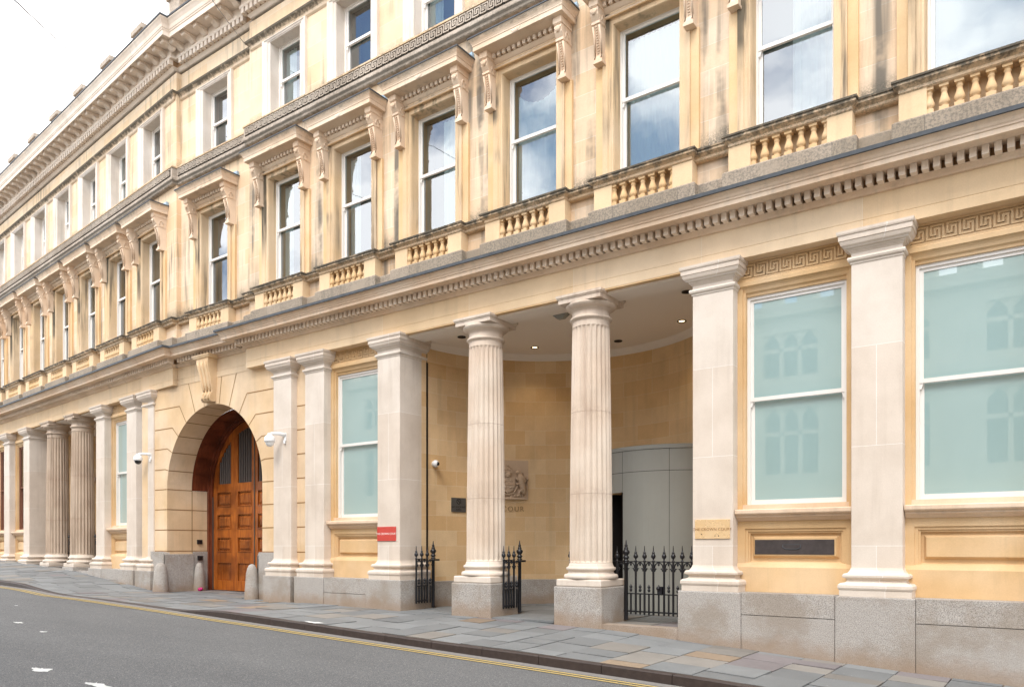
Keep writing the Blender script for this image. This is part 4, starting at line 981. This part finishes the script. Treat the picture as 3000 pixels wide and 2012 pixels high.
# worn white paint on the road
for (x, y), sz in ((( -21.9, 6.1), .0),): pass
def blotch(u, o, L, W_, name='worn_paint'):
    m = MB(); rr = random.Random(int(u * 100)); k_ = 14
    P = [gp(u + L * cos(2 * pi * i / k_) * rr.uniform(.6, 1.1), o + W_ * sin(2 * pi * i / k_) * rr.uniform(.5, 1.1), lerp_tab(KBOT, u) + .05 * math.exp(-((o - 5.6) / 1.8) ** 2) + .004) for i in range(k_)]
    m.add(P, [tuple(range(k_))]); return m
def hit(px, py):
    u_, w_ = (px - 1500) / 2260., (1598 - py) / 2260.; hh = -1.4; a_ = rad(35.918)
    for _ in range(25):
        z = hh / w_; x = u_ * z; s_ = x * cos(a_) - z * sin(a_); o = 11 - (x * sin(a_) + z * cos(a_))
        hh = .5 * hh + .5 * (lerp_tab(KBOT, s_) + .05 * math.exp(-((o - 5.6) / 1.8) ** 2) if o > KO else pave_h(s_, o))
    return s_, o
def patch(px, py, L, W_, seed):
    s_, o = hit(px, py); m = MB(); rr = random.Random(seed); k_ = 18
    hf = lambda a, b_: (lerp_tab(KBOT, a) + .05 * math.exp(-((b_ - 5.6) / 1.8) ** 2) + .003) if o > KO else pave_h(a, b_) + .007
    P = []
    for i in range(k_): a, b_ = s_ + L * cos(2 * pi * i / k_) * rr.uniform(.45, 1.1), o + W_ * sin(2 * pi * i / k_) * rr.uniform(.45, 1.1); P.append(gp(a, b_, hf(a, b_)))
    m.add([gp(s_, o, hf(s_, o))] + P, [(0, i + 1, (i + 1) % k_ + 1) for i in range(k_)]); struct('worn_paint', m.mesh('worn_paint', 'whitepaint'))
for i, (a, b_, c_, d_) in enumerate([(122, 1962, .16, .10), (105, 1958, .10, .05), (55, 1823, .12, .07), (126, 1850, .09, .05), (290, 2007, .22, .08), (258, 2001, .09, .04), (48, 1773, .05, .04), (925, 1824, .30, .10)]): patch(a, b_, c_, d_, i)
for i in range(60): patch(rnd.uniform(0, 1500), rnd.uniform(1840, 2012), .018, .018, 100 + i) if False else None

# ---------------------------------------------------------------- railings and gate
FIN = [(.016, 0), (.024, .004), (.024, .016), (.015, .022), (.015, .05), (.033, .062), (.040, .09), (.030, .118), (.018, .13), (.026, .14), (.020, .155), (.010, .17), (.0085, .21), (.004, .262)]
FIN2 = [(.03, 0), (.052, .006), (.052, .02), (.03, .03), (.045, .05), (.058, .062), (.045, .085), (.03, .10), (.055, .13), (.066, .16), (.05, .185), (.03, .20), (.04, .215), (.03, .23), (.022, .25), (.03, .265), (.015, .29), (.006, .36)]
FIN3 = [(.012, 0), (.02, .012), (.026, .03), (.02, .05), (.013, .058), (.024, .075), (.028, .088), (.014, .105), (.004, .128)]
HR, HM, HBt = -.262, -.795, -1.09
def bar(m, x, tall=True, post=False):
    if post:
        m.lathe(x, 0, [(.033, -1.24), (.033, -.30), (.045, -.295), (.045, -.27), (.033, -.265), (.033, HR)], 10); m.lathe(x, 0, [(r, HR + z) for r, z in FIN2], 10); return
    if tall: m.lathe(x, 0, [(.0, -1.145), (.017, -1.135), (.019, -1.11), (.019, HR)], 8); m.lathe(x, 0, [(r, HR + z) for r, z in FIN], 10)
    else: m.lathe(x, 0, [(.0, -1.145), (.015, -1.135), (.016, -1.11), (.016, HM)], 8); m.lathe(x, 0, [(r, HM + .03 + z) for r, z in FIN3], 8)
def railing(name, label, cat, W, xs, posts=(), x0=None, x1=None, ball=None, group=None):
    t = thing(name, label, cat, W @ T(0, 0, -1.24), group)
    x0 = xs[0] if x0 is None else x0; x1 = xs[-1] if x1 is None else x1
    m = MB(); m.box(x0, x1, -.018, .018, HR - .008, HR + .008); link('top_rail', m.mesh('top_rail', 'iron'), t, W)
    m = MB(); m.box(x0, x1, -.013, .013, HM - .010, HM + .010); link('middle_rail', m.mesh('middle_rail', 'iron'), t, W)
    m = MB(); m.box(x0, x1, -.018, .018, HBt - .013, HBt + .013); link('bottom_rail', m.mesh('bottom_rail', 'iron'), t, W)
    for x in posts: m = MB(); bar(m, x, post=True); m.obox(x - .02, x + .16, -.03, .03, HR - .04, HR - .005) if name != 'iron_gate' else None; link('post', m.mesh('post', 'iron'), t, W)
    al = sorted(list(xs))
    for x in al: m = MB(); bar(m, x); link('spear_bar', m.mesh('spear_bar', 'iron'), t, W)
    al2 = sorted(al + list(posts))
    tr = MB()
    for a, b_ in zip(al2, al2[1:]):
        if b_ - a > .24: continue
        xm, r_ = (a + b_) / 2, (b_ - a) / 2 - .02
        m = MB(); bar(m, xm, False); link('dog_bar', m.mesh('dog_bar', 'iron'), t, W)
        pts_ = [(xm + r_ * cos(pi * i / 10), 0, HR - .105 + .09 * sin(pi * i / 10)) for i in range(11)]; tr.tube(pts_, .011, 6); tr.ball((xm, 0, HR - .045), .018, 1, .8, 1.5, 7, 5)
        for s_ in (-1, 1): tr.tube([(xm + s_ * (r_ + .002), 0, HR - .16), (xm + s_ * (r_ - .02), 0, HR - .11), (xm + s_ * (r_ - .045), 0, HR - .118)], [.014, .016, .006], 6)
    link('tracery', tr.mesh('tracery', 'iron'), t, W)
    if ball is not None: m = MB(); m.ball((ball, -.05, HM + .10), .035); m.box(ball - .02, ball + .06, -.05, .02, HM, HM + .13); link('lock', m.mesh('lock', 'iron'), t, W)
    return t
side_W = lambda s_, o: FR @ T(s_, -o, 0) @ RZ(rad(90))
railing('iron_railing', 'short black spear-topped railing turned into the porch against the corner pier', 'railing', side_W(-10.46, -.22), [0.0, .16, .32], [.50], group='porch railings')
railing('iron_railing', 'black spear-topped railing half hidden behind the fluted column next to the corner pier', 'railing', side_W(-9.42, -.62), [0.05, .21, .37, .53, .69], group='porch railings')
railing('iron_railing', 'black spear-topped railing with a finial post between the two fluted columns, nearer the pier', 'railing', side_W(-8.30, -.20), [0.0, .16, .32], [.50], group='porch railings')
railing('iron_railing', 'black spear-topped railing peeping out behind the column beside the grey lobby', 'railing', side_W(-7.18, -.62), [0.05, .21, .37, .53, .69], group='porch railings')
t_ = railing('iron_gate', 'closed black iron gate with spear tops and a round lock below the brass plaque', 'gate', FR @ T(0, .62, 0), [-6.22, -5.87, -5.71, -5.55, -5.36, -5.20, -5.045, -4.885, -4.72], [-6.05], -6.3, -4.66, -5.44)
railing('iron_railing', 'thin black spear railing glimpsed between the two dark fluted columns of the distant porch', 'railing', FL @ T(-9.45 + .55, .20, .47) @ RZ(rad(90)), [.25, .41], group='distant porch railings')
railing('iron_railing', 'thin black spear railing glimpsed beside the last pilaster of the distant porch', 'railing', FL @ T(-7.26 + .60, .20, .47) @ RZ(rad(90)), [.25, .41], group='distant porch railings')

# ---------------------------------------------------------------- guard stones at the gate
def guard(W, label, hgt, r0=.22, r1=.13):
    m = MB(); m.lathe(0, 0, [(r0 * .9, -.4), (r0, .0), (r0 * .97, hgt * .2), (r1 + .35 * (r0 - r1), hgt * .75), (r1 * .95, hgt * .88), (r1 * .7, hgt * .96), (r1 * .3, hgt), (.005, hgt + .004)], 20)
    return thing('guard_stone', label, 'bollard', W, 'guard stones of the arched gate', m.mesh('guard_stone', 'granite'))
guard(FR @ T(AC - AR + .02, -.02, -1.25), 'rough granite guard stone built against the arch pier under the small dome camera', .80, .20, .14)
guard(FR @ T(AC - AR + .13, 1.02, -1.24), 'slim granite guard stone inside the arch below the two black socket boxes', .78, .16, .10)
guard(FR @ T(AC + AR - .13, -.02, -1.27), 'tapered granite guard stone standing clear in front of the orange timber gate', .84, .17, .11)

# ---------------------------------------------------------------- signs, cameras and small fittings
def plate(name, label, cat, W, w_, h_, mat, th=.012):
    t = thing(name, label, cat, W); m = MB(); m.box(-w_ / 2, w_ / 2, -th, 0, -h_ / 2, h_ / 2); link('backplate', m.mesh('backplate', mat), t, W, .002); return t
Wb = FR @ T(-4.30, -.004, .247)
t = plate('brass_plaque', 'polished brass plaque reading THE CROWN COURT on the pilaster beside the iron gate', 'plaque', Wb, .535, .285, 'brass')
link('lettering', text_mesh('THE CROWN COURT', .058, 'goldink', .001, 1.08), t, Wb @ T(0, -.0135, -.005))
m = MB()
for x, z in ((-.165, -.075), (.04, -.10), (.055, -.10), (.10, -.10)): m.ball((x, -.013, z), .009 if x < 0 or x > .08 else .006, 1, .3, 1, 8, 5)
link('fixing_hole', m.mesh('fixing_hole', 'ink'), t, Wb)
Wr = FR @ T(-11.05, -.004, .238)
t = plate('red_plaque', 'glossy red plaque reading THE CROWN COURT on the corner pier of the porch', 'plaque', Wr, .52, .285, 'red')
link('lettering', text_mesh('THE CROWN COURT', .056, 'whiteink', .001, 1.05), t, Wr @ T(0, -.0135, 0))
an = rad(71.0); Wn = FR @ T(PCR - (PRAD - .012) * cos(rad(18.6)), -PO + (PRAD - .012) * sin(rad(18.6)), .865) @ RZ(an)
t = plate('no_smoking_sign', 'grey metal no smoking sign on the curved golden wall of the porch', 'sign', Wn, .36, .30, 'signgrey')
link('lettering', text_mesh('NO SMOKING\nAREA', .056, 'ink', .001, 1.0), t, Wn @ T(0, -.0135, -.075))
m = MB(); m.tube([(.048 * cos(2 * pi * i / 20), -.0135, .075 + .055 * sin(2 * pi * i / 20)) for i in range(21)], .0075, 5); m.tube([(-.034, -.0135, .113), (.034, -.0135, .037)], .0075, 5); link('prohibition_symbol', m.mesh('prohibition_symbol', 'ink'), t, Wn)
Wp = FR @ T(-3.19, .226, -.017)
t = thing('bronze_flap_plate', 'long dark bronze plate with a small pull, set in the stone panel', 'plate', Wp)
m = MB(); m.box(-.55, .55, -.012, .0, -.105, .105); link('backplate', m.mesh('backplate', 'bronze'), t, Wp, .002)
m = MB(); m.box(-.155, .105, -.014, -.011, .032, .040); m.tube([(-.15, -.014, .028), (-.145, -.016, -.012), (-.10, -.018, -.03), (.05, -.018, -.03), (.095, -.016, -.012), (.10, -.014, .028)], .006, 6); link('pull', m.mesh('pull', 'lead'), t, Wp)
# round maroon plaque in the distant porch
aP = rad(143); Wm = FL @ T(-8.355 - 2.935 * cos(rad(24)), -PO + 2.935 * sin(rad(24)), 2.45) @ RZ(rad(66))
t = thing('round_plaque', 'small round maroon plaque on the distant porch wall between the dark columns', 'plaque', Wm)
m = MB(); m.prism([(.25 * cos(2 * pi * i / 28), .25 * sin(2 * pi * i / 28)) for i in range(28)], 0, .03); link('backplate', m.mesh('backplate', 'maroon'), t, Wm)
m = MB(); m.tube([(.235 * cos(2 * pi * i / 28), -.03, .235 * sin(2 * pi * i / 28)) for i in range(29)], .012, 5); link('rim', m.mesh('rim', 'whiteink'), t, Wm)
def dome_camera(W, label, smoked, sc_=1.0):
    t = thing('security_camera', label, 'camera', W, 'dome cameras by the gate')
    k_ = sc_
    m = MB(); m.box(-.035 * k_, .035 * k_, -.02 * k_, 0, -.10 * k_, .07 * k_); m.tube([(0, -.0 * k_, .03 * k_), (-.06 * k_, -.10 * k_, .055 * k_), (-.16 * k_, -.24 * k_, .055 * k_), (-.19 * k_, -.28 * k_, .03 * k_)], [.045 * k_, .036 * k_, .034 * k_, .036 * k_], 10)
    m.lathe(0, -.03 * k_, [(.028 * k_, -.16 * k_), (.03 * k_, -.08 * k_)], 8); link('arm', m.mesh('arm', 'camwhite'), t, W)
    x, y = -.19 * k_, -.28 * k_
    m = MB(); m.lathe(x, y, [(.045 * k_, .06 * k_), (.05 * k_, .02 * k_), (.085 * k_, .0), (.112 * k_, -.03 * k_), (.118 * k_, -.10 * k_), (.122 * k_, -.135 * k_), (.10 * k_, -.145 * k_)], 24); link('housing', m.mesh('housing', 'camwhite'), t, W)
    m = MB(); m.lathe(x, y, [(.095 * k_, -.14 * k_), (.092 * k_, -.17 * k_), (.075 * k_, -.21 * k_), (.045 * k_, -.235 * k_), (.005, -.245 * k_)], 20); link('dome', m.mesh('dome', 'camdark' if smoked else 'camwhite'), t, W)
    return t
dome_camera(FR @ T(-14.22, 0, 2.44), 'white dome camera with a pale eye on the pilaster beside the timber gate', False)
dome_camera(FL @ T(-1.63, 0, 2.42), 'small white dome camera with a smoked lens on the pilaster before the arch', True, .95)
Wc = FR @ T(PCR - (PRAD - .01) * cos(rad(6.5)), -PO + (PRAD - .01) * sin(rad(6.5)), 1.69) @ RZ(rad(80))
t = thing('eyeball_camera', 'tiny white ball camera with a black lens on the curved porch wall', 'camera', Wc)
m = MB(); m.ball((0, -.06, 0), .075); m.prism([(.06 * cos(2 * pi * i / 16), .06 * sin(2 * pi * i / 16)) for i in range(16)], 0, .03); link('housing', m.mesh('housing', 'camwhite'), t, Wc)
m = MB(); m.ball((.012, -.105, -.004), .044); link('lens', m.mesh('lens', 'camdark'), t, Wc)
for z, lb in ((.105, 'black socket box on the golden jamb stone inside the arch'), (-.335, 'black socket box on the granite foot inside the arch')):
    Wk = FR @ T(AC - AR + (.002 if z > 0 else .024), 1.10, z) @ RZ(rad(90))
    t = thing('socket_box', lb, 'box', Wk); m = MB(); m.box(-.075, .075, -.035, 0, -.06, .06); link('casing', m.mesh('casing', 'iron'), t, Wk, .006); m = MB(); m.prism([(.03 * cos(2 * pi * i / 14) + .01, .03 * sin(2 * pi * i / 14)) for i in range(14)], .035, .042); link('cover', m.mesh('cover', 'camdark'), t, Wk)
LT = [(-9.13, -2.42, 'lit'), (-7.47, -3.0, ''), (-5.85, -2.45, 'lit'), (-5.11, -.95, ''), (-9.86, -.90, '')]
LLB = ['small lit recessed downlight in the porch ceiling between the two columns', 'unlit recessed downlight close behind the column beside the grey lobby', 'small lit recessed downlight in the porch ceiling above the grey lobby', 'unlit recessed downlight tucked against the capital of the plaque pilaster', 'unlit recessed downlight in the porch ceiling next to the corner pier']
for (s_, o, k_), lb in zip(LT, LLB):
    W = FR @ T(s_, -o, 4.17); t = thing('downlight', lb, 'light', W, 'downlights of the porch ceiling')
    m = MB(); n = 20; v = [(r * cos(2 * pi * i / n), r * sin(2 * pi * i / n), z) for r, z in ((.085, 0), (.085, -.012), (.06, -.010), (.055, -.001)) for i in range(n)]
    m.add(v, [(q * n + i, q * n + (i + 1) % n, (q + 1) * n + (i + 1) % n, (q + 1) * n + i) for q in range(3) for i in range(n)]); link('trim', m.mesh('trim', 'dark'), t, W)
    m = MB(); m.add([(.058 * cos(2 * pi * i / n), .058 * sin(2 * pi * i / n), -.003) for i in range(n)], [tuple(range(n))]); link('lamp', m.mesh('lamp', 'glow' if k_ else 'dark'), t, W)
    if k_:
        L = bpy.data.lights.new('downlight_beam', 'SPOT'); L.energy = 14; L.color = (1, .74, .45); L.spot_size = rad(110); L.spot_blend = .8; L.shadow_soft_size = .05
        lo = put(bpy.data.objects.new('lamp_beam', L), t, W @ T(0, 0, -.03))
W = FR @ T(-7.42, .75, 4.17)
t = thing('smoke_detector', 'boxy grey sensor fixed under the porch ceiling between the columns', 'sensor', W); m = MB(); m.box(-.14, .14, -.07, .07, -.03, 0); m.add([(-.14, -.07, -.03), (.14, -.07, -.03), (.14, .07, -.03), (-.14, .07, -.03), (-.06, -.04, -.10), (.06, -.04, -.10), (.06, .04, -.10), (-.06, .04, -.10)], [(0, 1, 5, 4), (1, 2, 6, 5), (2, 3, 7, 6), (3, 0, 4, 7), (4, 5, 6, 7)])
link('casing', m.mesh('casing', 'lobby'), t, W)
Wl = FR @ T(AC - AR + .28, .95, -1.215); m = MB()
for i in range(9): m.ball((rnd.uniform(-.05, .05), rnd.uniform(-.04, .04), .03 + .03 * rnd.random()), .035, 1, 1, 1.2, 7, 5)
thing('litter_bag', 'crumpled pink plastic bag on the threshold at the foot of the gate', 'litter', Wl, None, m.mesh('litter_bag', 'pink'))

# overhead wires slung from the front across the street
CAMP = Vector((0, -11, Z0)); fpx, th = 2260., rad(35.918)
def ray(px, py, o):                         # a point seen in that direction, o metres in front of the near wing
    u, w_ = (px - 1500) / fpx, (1598 - py) / fpx
    d = Vector((u * cos(th) - sin(th), u * sin(th) + cos(th), w_)); k_ = (11 - o) / d.y; return CAMP + d * k_
def wire(label, a, b_, sag=.15, r=.009):
    pts_ = [a.lerp(b_, i / 12) - Vector((0, 0, sag * 4 * (i / 12) * (1 - i / 12))) for i in range(13)]; c0 = pts_[0]
    m = MB(); m.tube([p - c0 for p in pts_], r, 5); thing('overhead_wire', label, 'wire', T(*c0), 'wires across the street', m.mesh('overhead_wire', 'iron'))
aw = FL @ Vector((-3.2, -.77, 12.95)); wire('thin wire running out across the pale sky from the far cornice', aw, ray(20, -20, 7.5), .02)
wire('thin wire dropping from above the cornice to the moulding beside the gate bay', FR @ Vector((SR1 + .02, -.02, 11.72)), ray(600, -30, 4.0), .02, .007)

# ---------------------------------------------------------------- the building over the street (seen only in the glass)
OPO = 13.4
op = thing('facing_building', 'pale stone building with mullioned windows mirrored in the frosted panes', 'building', T(-8, -OPO, -.3))
m = MB(); wins = []
def opp_wall(x0, x1, z1, wins):
    xs = sorted({x0, x1, *[v for a, b_, c_, d_ in wins for v in (a, b_)]}); zs = sorted({-5.5, z1, *[v for a, b_, c_, d_ in wins for v in (c_, d_)]})
    m = MB(); y = -OPO
    for xa, xb in zip(xs, xs[1:]):
        for za, zb_ in zip(zs, zs[1:]):
            if not any(a < (xa + xb) / 2 < b_ and c_ < (za + zb_) / 2 < d_ for a, b_, c_, d_ in wins): m.quad((xa, y, za), (xb, y, za), (xb, y, zb_), (xa, y, zb_))
    for a, b_, c_, d_ in wins:
        for q in (((a, c_), (a, d_)), ((b_, c_), (b_, d_)), ((a, d_), (b_, d_)), ((a, c_), (b_, c_))): m.quad((q[0][0], y, q[0][1]), (q[1][0], y, q[1][1]), (q[1][0], y - .3, q[1][1]), (q[0][0], y - .3, q[0][1]))
        nm = 2
        for i in range(1, nm + 1): xx = a + (b_ - a) * i / (nm + 1); m.box(xx - .06, xx + .06, y - .25, y - .05, c_, d_)
        m.box(a, b_, y - .25, y - .05, c_ + (d_ - c_) * .62 - .06, c_ + (d_ - c_) * .62 + .06)
        for i in range(nm + 1):
            xa, xb = a + (b_ - a) * i / (nm + 1), a + (b_ - a) * (i + 1) / (nm + 1); xm = (xa + xb) / 2
            for dd in ((xa, d_), (xb, d_)): m.add([(dd[0], y - .08, dd[1]), (xm, y - .08, d_), (dd[0], y - .08, d_ - .35)], [(0, 1, 2)])
    m.box(x0, x1, y, y + .14, 3.1, 3.35); m.box(x0, x1, y, y + .18, 6.6, 6.85); m.box(x0, x1, y - .4, y + .22, z1, z1 + .35)
    for i in range(int((x1 - x0) / 1.1)): m.box(x0 + i * 1.1, x0 + i * 1.1 + .6, y - .35, y + .1, z1 + .35, z1 + .9)
    m.box(x0, x1, y - 6, y - .45, -5.5, z1)
    link('front_wall', m.mesh('front_wall', ['opp']), op)
    g_ = MB()
    for a, b_, c_, d_ in wins: g_.quad((a, y - .22, c_), (b_, y - .22, c_), (b_, y - .22, d_), (a, y - .22, d_))
    link('window_glass', g_.mesh('window_glass', 'oppglass'), op)
def og():
    t = NT('facing_building_glass'); return t.base(lin(.03, .04, .05), .05, .6)
M['oppglass'] = og()
opp_wall(-40, 16, 9.0, [(-36 + 3.1 * i, -36 + 3.1 * i + 1.7, z0, z1) for i in range(16) for z0, z1 in ((.6, 2.6), (4.0, 6.1), (7.1, 8.5))])
